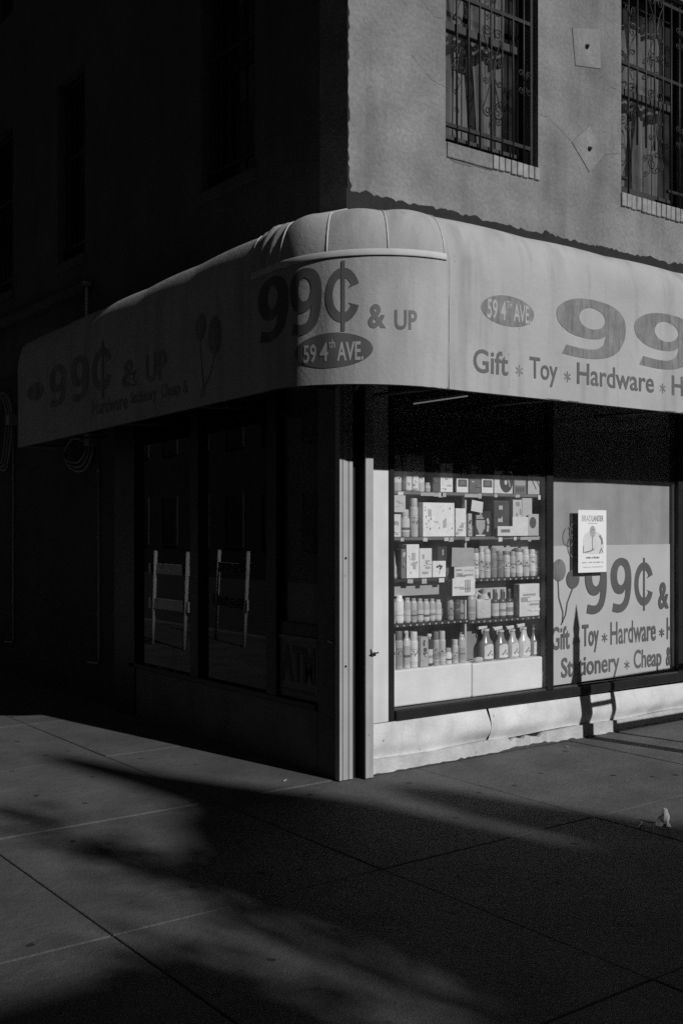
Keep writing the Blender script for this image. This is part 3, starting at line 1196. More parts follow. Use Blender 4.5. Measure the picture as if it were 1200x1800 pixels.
# campaign poster stuck on the outside of the glass
PO = box('poster', 2.275, 2.601, -.0045, -.002, 1.246, 1.724, M('poster_white', .85, .6, .03, 6), None, at=(2.44, .007, 1.25))
tag(PO, 'white campaign poster with a man in shirtsleeves taped on the right window', 'poster')
fp = lambda u, z: (u - .006, -.0053, z)
fp2 = lambda u, z: (u - .006, -.0059, z)
PG = M('poster_grey', .42, .6, .1, 30)
PD = M('poster_dark', .10, .6, .1, 30)
PM = M('poster_mid', .25, .6, .15, 40)
word('BRAD', 2.322, 2.432, 1.637, 1.683, fp, M('poster_pale', .5, .6), .02, 0, PO)
word('LANDER', 2.436, 2.572, 1.637, 1.683, fp, PM, .02, 0, PO)
print_on('lettering_line', SQ, 2.395, 2.50, 1.620, 1.625, fp, PG, PO)
torso = [(2.335, 1.395), (2.335, 1.50), (2.36, 1.545), (2.415, 1.565), (2.47, 1.565), (2.525, 1.545), (2.56, 1.50), (2.575, 1.44), (2.56, 1.39), (2.45, 1.385)]
print_on('printed_figure', (torso, [tuple(range(len(torso)))]), 0, 1, 0, 1, fp, M('poster_shirt', .68, .6, .08, 40), PO)
print_on('printed_figure', DISC, 2.412, 2.478, 1.515, 1.605, fp2, M('poster_face', .40, .6, .2, 60), PO)
for pts, wd in (([(2.446, 1.53), (2.440, 1.48), (2.444, 1.42)], .008), ([(2.337, 1.395), (2.34, 1.45)], .008), ([(2.35, 1.40), (2.42, 1.41), (2.46, 1.425)], .010),
                ([(2.525, 1.53), (2.55, 1.50), (2.558, 1.46)], .022), ([(2.525, 1.39), (2.545, 1.43), (2.565, 1.395)], .012), ([(2.43, 1.574), (2.46, 1.574)], .006)):
    print_on('printed_shade', line_geo(pts, wd), 0, 1, 0, 1, lambda u, z: (u - .006, -.0064, z), PM, PO)
for z, a, b, h, n in ((1.352, 2.365, 2.53, .016, 9), (1.318, 2.325, 2.575, .010, 22), (1.284, 2.34, 2.57, .006, 30)):
    for k in range(n):
        if rnd.random() < .85:
            q = a + (b - a) * k / n
            print_on('printed_mark', SQ, q, q + (b - a) / n * rnd.uniform(.5, .8), z, z + h * rnd.uniform(.7, 1), fp, rnd.choice([PG, PM, PD]), PO)

# ------------------------------------------------------------------ display shelves behind the left pane
FY = .075
SH = thing('display_shelf', (1.2, .2, .40), 'dark metal display shelving behind the left shop-window pane', 'shelving')
SHM = M('shelf_metal', .03, .6, .2, 10)
SHG = M('shelf_metal_grey', .16, .6, .2, 10)
PALE = M('price_rail', .45, .5, .1, 20)
for z, a, b in ((1.835, .47, 2.03), (1.527, .47, 2.03), (1.248, .48, 1.018), (1.231, 1.02, 2.03), (.949, .47, 1.215), (.936, 1.216, 2.03)):
    box('shelf', a, b, FY, .42, z - .022, z - .001, SHG if z > 1.3 else SHM, SH, .002)
for z, a, b in ((.936, .53, 1.215), (.925, 1.22, 2.0), (1.218, 1.24, 2.0)):
    n = int((b - a) / .055)
    for k in range(n):
        q = a + (b - a) * (k + .5) / n
        box('clip', q - .007, q + .007, FY - .004, FY - .0005, z - .006, z + .004, PALE, SH)
for q in (.475, 1.196, 2.01):
    box('upright', q, q + .02, .10, .13, .40, 2.0, PALE if q == 1.196 else SHM, SH, .002)
box('back_panel', .47, 2.03, .43, .44, .40, 2.45, M('back_panel', .13, .85, .15, 4), SH)
for x0, x1, z in ((.76, .88, 1.818), (1.165, 1.32, 1.815), (1.72, 1.92, 1.512), (.88, .93, 1.815)):
    box('price_rail', x0, x1, FY - .006, FY - .001, z - .012, z + .010, PALE, SH)
BOARDS = []
for z, a, b, n in ((1.826, .5, 2.0, 7), (1.518, .5, 2.0, 9), (1.24, .5, 1.0, 3)):
    for k in range(n):
        q = a + (b - a) * (k + rnd.random()) / n
        hh = rnd.uniform(.016, .03)
        box('price_tag', q, q + rnd.uniform(.025, .05), FY - .005, FY - .001, z - hh, z + .004, G(rnd.choice([.5, .65, .75]), .6), SH, 0, Matrix.Rotation(rnd.uniform(-.06, .06), 4, 'Y'))
# pale boards standing behind the goods
for x0, x1, z0, z1, y, g_, lab in ((.50, .98, 1.13, 1.225, .13, .40, 'grey board hanging behind the row of lotion bottles'),
                                  (1.40, 1.90, 1.2325, 1.502, .158, .46, 'pale board behind the row of aerosol cans'),
                                  (1.34, 1.68, .9375, 1.186, .17, .48, 'pale board behind the detergent bottles'),
                                  (1.24, 1.42, .645, .90, .19, .24, 'grey board behind the trigger spray bottles')):
    BOARDS.append(tag(box('board', x0, x1, y, y + .006, z0, z1, G(g_, .7), None, at=((x0 + x1) / 2, y, z0)), lab, 'board'))

ROWS = {
 'A': (1.835, 'on the top shelf', [(0.520,0.539,0.240,'can',0.55),(0.542,0.629,0.242,'can',0.5),(0.644,0.699,0.245,'pack',0.6),(0.702,0.760,0.248,'pack',0.62),(0.763,0.827,0.250,'can',0.58),(0.832,0.879,0.062,'jar',0.42),(0.884,0.947,0.255,'box',0.12),(0.952,1.069,0.200,'box',0.68),(1.102,1.216,0.101,'framed',0.7),(1.222,1.338,0.209,'book',0.16),(1.344,1.463,0.103,'framed',0.7),(1.469,1.661,0.165,'palette',0.6),(1.666,1.804,0.120,'card',0.2),(1.816,1.999,0.146,'card2',0.45)]),
 'B': (1.528, 'on the second shelf from the top', [(0.520,0.599,0.164,'box',0.6),(0.629,0.699,0.184,'jar',0.45),(0.704,0.770,0.269,'can',0.5),(0.781,1.091,0.233,'dots',0.75),(1.094,1.194,0.196,'box',0.68),(1.217,1.252,0.161,'box',0.4),(1.277,1.440,0.178,'shield',0.03),(1.469,1.631,0.258,'pack',0.06),(1.661,1.756,0.264,'box',0.5),(1.759,1.864,0.278,'box',0.45)]),
 'CL': (1.249, 'on the left middle shelf', [(0.522,0.594,0.237,'bag',0.4),(0.602,0.641,0.198,'box',0.2),(0.644,0.760,0.228,'dots',0.7),(0.763,0.874,0.200,'box',0.66),(0.876,1.005,0.112,'tree',0.72)]),
 'CR': (1.231, 'on the right middle shelf', [(1.230,1.284,0.216,'can',0.5),(1.287,1.338,0.219,'can',0.55),(1.342,1.391,0.215,'can',0.5),(1.394,1.457,0.210,'dome',0.5),(1.460,1.521,0.213,'can',0.28),(1.523,1.590,0.200,'can',0.25),(1.593,1.655,0.191,'can',0.5),(1.658,1.711,0.194,'can',0.4),(1.720,1.789,0.206,'can',0.55),(1.792,1.858,0.205,'can',0.55),(1.863,1.925,0.200,'can',0.55),(1.928,1.999,0.199,'dome',0.55)]),
 'DL': (0.950, 'on the left lower shelf', [(0.525,0.571,0.164,'bottle',0.4),(0.577,0.649,0.184,'bottle',0.85),(0.651,0.704,0.170,'bottle',0.42),(0.707,0.761,0.168,'bottle',0.45),(0.764,0.817,0.162,'bottle',0.4),(0.819,0.873,0.160,'bottle',0.46),(0.875,0.926,0.158,'bottle',0.42),(0.929,0.987,0.143,'bottle',0.46),(1.040,1.096,0.167,'can',0.32),(1.102,1.161,0.144,'can',0.08),(1.146,1.194,0.150,'jar',0.3)]),
 'DR': (0.937, 'on the right lower shelf', [(1.244,1.316,0.184,'bottle',0.4),(1.322,1.469,0.212,'jug',0.5),(1.480,1.549,0.208,'lbottle',0.1),(1.555,1.619,0.205,'lbottle',0.12),(1.625,1.696,0.207,'lbottle',0.08),(1.726,1.987,0.238,'box',0.6)]),
 'EL': (0.645, 'standing on the left white box', [(0.525,0.564,0.242,'dcan',0.45),(0.571,0.636,0.258,'dcan',0.35),(0.644,0.701,0.250,'spray',0.5),(0.703,0.769,0.246,'dcan',0.6),(0.772,0.842,0.203,'box',0.35),(0.848,0.904,0.222,'bottle',0.05),(0.906,0.961,0.235,'dcan',0.35),(0.963,1.021,0.235,'dcan',0.42),(1.025,1.080,0.109,'jar',0.55),(1.086,1.140,0.164,'dcan',0.48),(1.151,1.211,0.192,'bottle',0.4)]),
 'ER': (0.637, 'standing on the right white box', [(1.361,1.523,0.269,'sprayb',0.22),(1.529,1.655,0.260,'sprayb',0.2),(1.658,1.771,0.250,'sprayb',0.4),(1.774,1.889,0.256,'sprayb',0.55),(1.895,1.999,0.254,'sprayb',0.25)]),
}
ORD = ['first', 'second', 'third', 'fourth', 'fifth', 'sixth', 'seventh', 'eighth', 'ninth', 'tenth', 'eleventh', 'twelfth', 'thirteenth', 'fourteenth']


def tone(g):
    return 'black' if g < .1 else 'dark grey' if g < .3 else 'grey' if g < .47 else 'light grey' if g < .65 else 'white'


def front_print(o, x0, x1, z0, z1, y, dark, n, r):
    """a few flat printed marks on a product front"""
    for _ in range(n):
        wv, hv = (x1 - x0) * r.uniform(.12, .55), (z1 - z0) * r.uniform(.04, .16)
        a = r.uniform(x0 + .004, max(x0 + .005, x1 - wv - .004))
        b = r.uniform(z0 + .006, max(z0 + .007, z1 - hv - .006))
        print_on('print_mark', SQ, a, a + wv, b, b + hv, lambda u, v, y=y: (u, y, v), dark, o)
        y -= .0005


def band(name, cx, cy, r, z0, z1, mat, parent, sy=1.0, sx=1.0, n=20):
    """printed sleeve round a cylinder"""
    V, F = [], []
    for k in range(n):
        a = 2 * PI * k / n
        for z in (z0, z1):
            V.append((cx + (r + .0007) * sx * math.cos(a), cy + (r + .0007) * sy * math.sin(a), z))
    for k in range(n):
        a, b = 2 * k, 2 * ((k + 1) % n)
        F.append((a, b, b + 1, a + 1))
    return mesh(name, V, F, mat, parent, True)


def product(kind, x0, x1, z, h, g, label, idx):
    r = random.Random(idx * 31 + int(x0 * 1000))
    cx, wd = (x0 + x1) / 2, (x1 - x0) * .97
    rad = wd / 2
    cy = FY + .012 + min(rad, .05)
    y0 = FY + .006
    ink = G(.09 if g > .3 else .55, .5)
    ink2 = G(max(.05, g * .55), .5)
    base = G(g, .38)
    if kind in ('box', 'book', 'pack', 'dots', 'tree', 'card', 'card2', 'shield', 'framed', 'palette'):
        nm = {'book': 'book', 'pack': 'product_pack', 'framed': 'framed_picture', 'palette': 'picture_card', 'card': 'picture_card', 'card2': 'picture_card', 'shield': 'product_card'}.get(kind, 'product_box')
        dep = {'framed': .015, 'palette': .01, 'card': .012, 'card2': .012, 'shield': .02, 'book': .03}.get(kind, r.uniform(.06, .10))
        t = thing(nm, (cx, y0 + dep / 2, z), label, nm.split('_')[-1], 'goods in the shop window')
        bo = box('body', cx - wd / 2, cx + wd / 2, y0, y0 + dep, z, z + h, G(g, .55), t, .002 if kind != 'pack' else .012, seg=1 if kind != 'pack' else 3)
        yf = y0 - .0008
        if kind == 'dots':
            for _ in range(max(8, int(wd * 60))):
                q, v, s = r.uniform(x0 + .015, x1 - .02), r.uniform(z + .02, z + h - .02), r.uniform(.010, .017)
                print_on('print_dot', DISC, q, q + s * .8, v, v + s, lambda u, k, y=yf - r.random() * .0006: (u, y, k), G(r.choice([.28, .4, .5, .33]), .5), bo)
            for _ in range(2):
                q, v = r.uniform(x0 + .02, x1 - .06), r.uniform(z + .03, z + h - .08)
                print_on('print_block', SQ, q, q + .03, v, v + .05, lambda u, k, y=yf - .001: (u, y, k), G(.5, .5), bo)
        elif kind == 'tree':
            print_on('print_stem', line_geo([(cx, z + .02), (cx + .004, z + .055), (cx + .01, z + .08)], .005), 0, 1, 0, 1, lambda u, k: (u, yf, k), ink, bo)
            for da, db in ((-.02, .072), (0, .08), (.018, .074), (.008, .062)):
                print_on('print_leaf', DISC, cx + da - .010, cx + da + .012, z + db - .008, z + db + .008, lambda u, k, y=yf - db * .01: (u, y, k), ink, bo)
        elif kind == 'framed':
            print_on('print_picture', SQ, x0 + wd * .13, x1 - wd * .13, z + h * .40, z + h * .90, lambda u, k: (u, yf, k), G(.12, .5), bo)
            print_on('print_picture', SQ, x0 + wd * .3, x1 - wd * .3, z + h * .52, z + h * .80, lambda u, k: (u, yf - .0008, k), G(.2, .5), bo)
        elif kind == 'palette':
            print_on('print_palette', DISC, x0 + wd * .30, x1 - .004, z + .008, z + h * 1.0, lambda u, k: (u, yf, k), G(.07, .5), bo)
            for a, b in ((.42, .62), (.55, .38)):
                print_on('print_dot', DISC, x0 + wd * a, x0 + wd * a + .028, z + h * b, z + h * b + .035, lambda u, k: (u, yf - .0008, k), G(.6, .5), bo)
            print_on('print_brush', line_geo([(x0 + wd * .72, z + h * .8), (x0 + wd * .86, z + h * .3)], .012), 0, 1, 0, 1, lambda u, k: (u, yf - .0008, k), G(.4, .5), bo)
        elif kind == 'card':
            for k in range(5):
                q = x0 + wd * (.2 + .14 * k)
                print_on('print_bar', SQ, q, q + .009, z + .012, z + .05, lambda u, v: (u, yf, v), G(.05, .5), bo)
            print_on('print_patch', SQ, x0 + .015, x1 - .015, z + .062, z + h - .01, lambda u, v: (u, yf, v), G(.42, .5), bo)
        elif kind == 'card2':
            for a, b in ((.2, .5), (.45, .8), (.62, .9)):
                print_on('print_stroke', line_geo([(x0 + wd * a, z + h * .85), (x0 + wd * b, z + h * .25)], .008), 0, 1, 0, 1, lambda u, v, y=yf - a * .001: (u, y, v), G(.10, .5), bo)
        elif kind == 'shield':
            pts = [(x0 + .012, z + .115), (x0 + .10, z + .115), (x0 + .10, z + .06), (x0 + .065, z + .012), (x0 + .045, z + .012), (x0 + .016, z + .07)]
            print_on('print_shield', (pts, [tuple(range(6))]), 0, 1, 0, 1, lambda u, v: (u, yf, v), G(.42, .5), bo)
            for k in range(3):
                print_on('print_line', SQ, x0 + .015, x0 + .085 - .01 * k, z + .126 + .014 * k, z + .134 + .014 * k, lambda u, v: (u, yf, v), G(.6, .5), bo)
            print_on('print_line', SQ, x0 + .01, x0 + .10, z + .002, z + .011, lambda u, v: (u, yf - .001, v), G(.75, .5), bo)
            for a, b in ((.115, .10), (.12, .085), (.115, .03), (.118, .05)):
                print_on('print_dot', DISC, x0 + a, x0 + a + .022, z + b, z + b + .03, lambda u, v, y=yf - b * .01: (u, y, v), G(.5, .5), bo)
        else:
            front_print(bo, x0, x1, z, z + h, yf, ink2 if g > .5 else ink, 4 if kind != 'pack' else 3, r)
            if h > .15:
                front_print(bo, x0, x1, z, z + h * .6, yf - .004, G(min(.8, g * 1.25), .5), 2, r)
        return t
    if kind == 'bag':
        t = thing('plastic_bag', (cx, cy, z), label, 'bag', 'goods in the shop window')
        V, F = [], []
        nz, n = 12, 16
        for j in range(nz + 1):
            q = j / nz
            rr = rad * (1.0 - .5 * q ** 2) * (1 + .06 * math.sin(j * 2.1))
            for k in range(n):
                a = 2 * PI * k / n
                V.append((cx - rad * .5 * q + rr * math.cos(a) * (1 + .08 * math.sin(3 * a + j)), cy + rr * .7 * math.sin(a), z + h * q))
        for j in range(nz):
            for k in range(n):
                a, b = j * n + k, j * n + (k + 1) % n
                F.append((a, b, b + n, a + n))
        F += [tuple(range(n))[::-1], tuple(nz * n + k for k in range(n))]
        mesh('body', V, F, G(g, .2), t, True)
        box('tie', cx - rad * .5 - .010, cx - rad * .5 + .010, cy - .012, cy + .012, z + h * .97, z + h * 1.03, G(.5, .4), t, .003)
        return t
    if kind in ('can', 'dome', 'dcan'):
        t = thing('aerosol_can', (cx, cy, z), label, 'can', 'goods in the shop window')
        caph = h * (.24 if kind == 'dcan' else r.uniform(.14, .22))
        hb = h - caph
        b = lathe('body', cx, cy, [(rad * .94, z), (rad, z + .004), (rad, z + hb - .012), (rad * .93, z + hb - .004), (rad * .80, z + hb)], base, t, 18)
        cg = max(.05, g * .45) if kind == 'dcan' and g < .5 or (kind == 'can' and r.random() < .25) else min(.7, g * r.uniform(.85, 1.2))
        cr = rad * (.86 if kind != 'dome' else .97)
        prof = [(cr, z + hb + .0005), (cr, z + h - .006), (cr * .93, z + h - .001), (cr * .5, z + h)] if kind != 'dome' else [(cr, z + hb + .0005), (cr * .98, z + h * .90), (cr * .86, z + h * .95), (cr * .6, z + h * .985), (cr * .2, z + h)]
        lathe('cap', cx, cy, prof, G(cg, .4), t, 18)
        a = r.uniform(.10, .3)
        c = r.uniform(.45, .85)
        band('label', cx, cy, rad, z + hb * a, z + hb * c, G(min(.8, max(.08, g * r.choice([.75, .85, 1.12, 1.2]))), .45), b)
        for _ in range(2):
            q = r.uniform(.15, .85)
            band('stripe', cx, cy, rad + .0006, z + hb * q, z + hb * (q + r.uniform(.02, .06)), G(max(.08, g * r.choice([.55, .7, .8, 1.2])), .45), b)
        V, F = [], []
        for k in range(7):                               # blocky printed name
            aa = -PI / 2 + (k - 3) * .22
            s = r.uniform(.02, .07) * h
            zz_ = z + hb * r.uniform(.40, .62)
            i0 = len(V)
            for da, dz in ((-.08, 0), (.08, 0), (.08, s), (-.08, s)):
                V.append((cx + (rad + .0019) * math.cos(aa + da), cy + (rad + .0019) * math.sin(aa + da), zz_ + dz))
            F.append((i0, i0 + 1, i0 + 2, i0 + 3))
        mesh('print_marks', V, F, ink, b)
        return t
    if kind in ('bottle', 'jar', 'lbottle', 'spray'):
        t = thing('bottle' if kind != 'jar' else 'jar', (cx, cy, z), label, 'bottle' if kind != 'jar' else 'jar', 'goods in the shop window')
        if kind == 'jar':
            hb = h * .74
            prof = [(rad * .9, z), (rad, z + .006), (rad, z + hb * .86), (rad * .82, z + hb)]
            cap = [(rad * .84, z + hb + .0005), (rad * .84, z + h - .004), (rad * .78, z + h)]
        elif kind == 'spray':
            hb = h * .80
            prof = [(rad * .9, z), (rad, z + .006), (rad, z + hb - .012), (rad * .7, z + hb)]
            cap = [(rad * .62, z + hb + .0005), (rad * .5, z + h * .88), (rad * .56, z + h * .97), (rad * .3, z + h)]
        else:
            sh = .66 if kind == 'lbottle' else .88
            nk = .45 if kind == 'lbottle' else .66
            hb = h * (.86 if kind == 'lbottle' else .91)
            prof = [(rad * .88, z), (rad, z + .008), (rad, z + h * (sh - .08)), (rad * .9, z + h * (sh - .03)), (rad * (nk + .05), z + h * (sh + .02)), (rad * nk, z + hb)]
            cap = [(rad * (nk + .04), z + hb + .0005), (rad * (nk + .04), z + h - .003), (rad * nk * .9, z + h)]
        b = lathe('body', cx, cy, prof, G(g, .28), t, 18, sy=.8)
        cp = lathe('cap', cx, cy, cap, G(.6 if kind in ('spray',) or g < .06 else max(.1, g * r.uniform(.6, 1.3)), .4), t, 14, sy=.8)
        if kind == 'spray':
            box('nozzle', cx - rad * .8, cx + rad * .2, cy - .008, cy + .008, z + h * .93, z + h * .99, G(.55, .4), cp, .003)
        lg = .62 if kind == 'lbottle' or g < .1 else min(.85, max(.1, g * r.choice([.75, 1.2, 1.25])))
        sm = {'jar': (.18, .66), 'spray': (.1, .6)}.get(kind, (.08, .52))
        band('label', cx, cy, rad, z + h * sm[0], z + h * sm[1], G(lg, .45), b, sy=.8)
        band('stripe', cx, cy, rad + .0008, z + h * r.uniform(.2, .3), z + h * r.uniform(.31, .36), G(r.choice([.12, .3, .5]), .45), b, sy=.8)
        return t
    if kind == 'jug':
        t = thing('detergent_jug', (cx, cy, z), label, 'jug', 'goods in the shop window')
        bm = bmesh.new()
        bm_box(bm, cx - wd / 2, cx + wd / 2, cy - .035, cy + .035, z, z + h * .68, .016, seg=3)
        bo = from_bm('body', bm, G(g, .3), t, True)
        lathe('neck', cx + wd * .18, cy, [(wd * .30, z + h * .66), (wd * .16, z + h * .84), (wd * .13, z + h * .86)], G(g, .3), t, 14)
        lathe('cap', cx + wd * .18, cy, [(wd * .15, z + h * .865), (wd * .15, z + h), (wd * .12, z + h * 1.005)], G(.42, .4), t, 14)
        tube('handle', [(cx - wd * .05, cy, z + h * .80), (cx - wd * .28, cy, z + h * .88), (cx - wd * .42, cy, z + h * .78), (cx - wd * .40, cy, z + h * .60)], .010, G(g, .3), t, 8)
        front_print(bo, cx - wd * .35, cx + wd * .1, z + .03, z + h * .55, cy - .036, G(.62, .5), 4, r)
        return t
    if kind == 'sprayb':
        t = thing('spray_bottle', (cx, cy, z), label, 'spray bottle', 'goods in the shop window')
        hh = h * r.uniform(.93, 1.03)
        dk = G(g, .25)
        rr = min(rad * r.uniform(1.0, 1.12), .064)
        prof = [(rr * .92, z), (rr, z + .008), (rr, z + hh * .42), (rr * .90, z + hh * .50), (rr * .55, z + hh * .60), (rr * .42, z + hh * .74), (rr * .36, z + hh * .80)]
        b = lathe('body', cx, cy, prof, dk, t, 20, sy=.6)
        lathe('collar', cx, cy, [(rr * .42, z + hh * .80), (rr * .42, z + hh * .86), (rr * .36, z + hh * .865)], G(.62, .4), t, 12, sy=.8)
        fl = r.choice((-1, 1, 1))
        hw = r.uniform(.85, 1.1)
        hd = box('trigger_head', cx - rr * (.30 + .45 * fl) * hw - rr * .45, cx - rr * (.30 + .45 * fl) * hw + rr * .85, cy - .012, cy + .012, z + hh * .87, z + hh * .97, G(.72, .4), t, .006, Matrix.Rotation(-.10 * fl, 4, 'Y'), seg=2)
        tube('trigger', [(cx - fl * rr * .45, cy, z + hh * .88), (cx - fl * rr * .62, cy, z + hh * .80), (cx - fl * rr * .52, cy, z + hh * .73)], .006, G(.68, .4), hd, 6)
        tube('nozzle', [(cx - fl * rr * 1.0, cy, z + hh * .94), (cx - fl * rr * 1.25, cy, z + hh * .945)], .008, G(.6, .4), hd, 8)
        V, F = [], []
        for k in range(9):                               # curved paper label with a slanting top
            a = -.66 + 1.46 * k / 8
            yy = cy - rr * .6 * math.sqrt(max(0, 1 - a * a)) - .002
            V += [(cx + rr * a, yy, z + hh * .05), (cx + rr * a, yy, z + hh * (.36 + .10 * math.sin(PI * (k + 1.5) / 11)))]
        for k in range(8):
            F.append((2 * k, 2 * k + 2, 2 * k + 3, 2 * k + 1))
        mesh('label', V, F, G(.74, .45), b)
        for k in range(4):
            q = cx + rr * (-.3 + .2 * k)
            v0 = z + hh * (.13 + .05 * (k % 3))
            print_on('print_mark', SQ, q, q + rr * .22, v0, v0 + hh * .05, lambda u, v: (u, cy - rr * .6 * math.sqrt(max(0, 1 - ((u - cx) / rr) ** 2)) - .0036, v), G(.25, .5), b)
        return t


WORDS = {'can': 'aerosol can', 'dome': 'round-capped aerosol can', 'dcan': 'tall aerosol can', 'bottle': 'bottle', 'jar': 'jar', 'box': 'box', 'book': 'lined book', 'pack': 'soft pack', 'dots': 'dotted box',
         'tree': 'box with a small tree print', 'card': 'card with vertical bars', 'card2': 'card with slanted strokes', 'shield': 'card with a shield print', 'framed': 'small framed picture',
         'palette': 'card with a paint palette', 'bag': 'tied plastic bag', 'jug': 'handled detergent jug', 'lbottle': 'bottle with pale label', 'spray': 'spray-topped bottle', 'sprayb': 'trigger spray bottle'}
GOODS = []
ii = 0
for rk, (z, where, items) in ROWS.items():
    for k, (a, b, h, kd, g) in enumerate(items):
        g = min(.86, g * 1.22) if g > .3 else g
        if kd in ('can', 'dcan', 'bottle'):
            h *= rnd.uniform(.955, 1.02)
        lab = '%s %s, %s from left %s' % (tone(g), WORDS[kd], ORD[k], where)
        GOODS.append(product(kd, a, b, z + .0005, h, g, lab, ii))
        ii += 1

# loose cards and packets hung in front of the shelves
def hung(name, label, cat, x0, x1, z0, z1, y, g, rot=0, n=3, dark=.2):
    t = box(name, x0, x1, y, y + .004, z0, z1, G(g, .6), None, .001, Matrix.Rotation(rot, 4, 'Y'), at=((x0 + x1) / 2, y, z0))
    tag(t, label, cat)
    GOODS.append(t)
    r = random.Random(int(x0 * 999))
    for _ in range(n):
        wv = (x1 - x0) * r.uniform(.15, .45)
        a = r.uniform(x0 + .008, x1 - wv - .008)
        b = r.uniform(z0 + .01, z1 - .025)
        print_on('print_mark', SQ, a, a + wv, b, b + r.uniform(.003, .010), lambda u, v, q=rnd.random() * .0006: (u, y - .0008 - q, v), G(dark, .6), t)
    return t


hung('price_tag', 'tilted blank white tag hanging below the top shelf', 'tag', 1.222, 1.333, 1.70, 1.778, .056, .72, .14, 0)
hung('drawing_card', 'white card with a small drawing at the upper left edge of the window', 'card', .52, .617, 1.693, 1.806, .058, .62, 0, 4, .4)
hung('product_card', 'blank white card standing right of the black pack', 'card', 1.632, 1.795, 1.530, 1.667, .056, .74, 0, 0)
fc = hung('product_card', 'pale card with a dark round face at the right of the second shelf', 'card', 1.803, 1.913, 1.530, 1.690, .062, .5, 0, 0)
print_on('print_oval', DISC, 1.815, 1.885, 1.585, 1.668, lambda u, v: (u, .061, v), G(.10, .5), fc)
wb = hung('product_box', 'small white box lying in front of the black pack', 'box', 1.476, 1.629, 1.530, 1.600, .052, .76, 0, 0)
print_on('print_word', SQ, 1.51, 1.60, 1.555, 1.578, lambda u, v: (u, .0512, v), G(.2, .5), wb)
hung('notice', 'grey plastic packet hanging at the middle of the window', 'packet', 1.03, 1.24, 1.318, 1.45, .050, .40, .03, 0)
hung('notice', 'white label strip hanging below the grey packet', 'label', 1.05, 1.243, 1.236, 1.318, .046, .68, 0, 9, .25)
nt_ = hung('notice', 'white paper notice with a small printed table hanging before the shelves', 'notice', 1.026, 1.24, 1.118, 1.238, .040, .78, .015, 3, .4)
for k in range(4):
    q = 1.145 + .014 * k
    print_on('print_bar', SQ, q, q + .006, 1.14, 1.228, lambda u, v: (u, .0388, v), G(.15, .6), nt_)
bp_ = hung('product_pack', 'black pack hanging above the box with a tree print', 'pack', .935, 1.02, 1.365, 1.46, .09, .03, 0, 0)
print_on('print_bar', SQ, .975, .988, 1.40, 1.44, lambda u, v: (u, .0885, v), G(.4, .5), bp_)

# two white cartons along the window foot and a bag bulging beside them
for x0, x1, z1, lab in ((.474, 1.222, .6435, 'wide white carton at the left foot of the window display'), (1.232, 1.945, .6355, 'wide white carton at the right foot of the window display')):
    t = thing('carton', ((x0 + x1) / 2, .2, .40), lab, 'carton', 'white cartons at the window foot')
    GOODS.append(t)
    bm = bmesh.new()
    bm_box(bm, x0, x1, .055, .36, .402, z1, .010, seg=2)
    o = from_bm('body', bm, M('carton_white', .82, .75, .06, 5, .12, 22, spots=.25, spot_scale=10, spot_size=.06, fine=.04), t)
t = BAG1 = thing('plastic_bag', (1.97, .07, .40), 'white plastic bag bulging at the right end of the cartons', 'bag')
V, F = [], []
for j in range(11):
    a = PI * j / 10
    for k in range(16):
        b = 2 * PI * k / 16
        q = 1 + .10 * math.sin(3 * b + 2 * a) + .05 * math.sin(7 * b)
        V.append((1.972 + .03 * q * math.sin(a) * math.cos(b), .066 + .02 * q * math.sin(a) * math.sin(b), .485 + .085 * math.cos(a)))
for j in range(10):
    for k in range(16):
        a, b = j * 16 + k, j * 16 + (k + 1) % 16
        F.append((a, b, b + 16, a + 16))
mesh('body', V, F, G(.7, .4), t, True)
t = BAG2 = thing('plastic_bag', (1.33, .08, .637), 'small crumpled plastic bag lying on the right white carton', 'bag')
V, F = [], []
for j in range(9):
    a = PI * j / 8
    for k in range(14):
        b = 2 * PI * k / 14
        q = 1 + .16 * math.sin(4 * b + 3 * a) + .1 * math.sin(9 * b + a)
        V.append((1.325 + .042 * q * math.sin(a) * math.cos(b), .095 + .02 * q * math.sin(a) * math.sin(b), .655 + .018 * math.cos(a)))
for j in range(8):
    for k in range(14):
        a, b = j * 14 + k, j * 14 + (k + 1) % 14
        F.append((a, b, b + 14, a + 14))
mesh('body', V, F, G(.6, .3), t, False)

# the whole display stands close behind the glass
GOODS += BOARDS + [BAG1, BAG2]
for o in GOODS:
    o.location.x -= .03 * (.825 + (o.location.x - .52) * .181)
    o.location.y -= .03
    if o.name.startswith(('product_box', 'aerosol', 'bottle', 'spray_bottle', 'jar')) and o.type == 'EMPTY':
        o.rotation_euler.z = rnd.uniform(-.06, .06)
SH.location.x -= .026
SH.location.y -= .03

# fluorescent tube on the shop ceiling
LT = thing('fluorescent_lamp', (1.67, .9, 2.63), 'thin lit fluorescent tube under the shop ceiling', 'lamp')
em = bpy.data.materials.new('lamp_glow')
em.use_nodes = True
eb = em.node_tree.nodes['Principled BSDF']
eb.inputs['Emission Color'].default_value = (1, 1, 1, 1)
eb.inputs['Emission Strength'].default_value = 0.22
tube('tube', [(1.67, .57, 2.6), (1.68, 1.21, 2.6)], .006, em, LT, 8)
box('housing', 1.64, 1.71, .55, 1.24, 2.615, 2.66, SHM, LT, .004)
for q in (.62, 1.15):
    tube('hanger', [(1.675, q, 2.66), (1.675, q, 2.92)], .004, SHM, LT, 6)

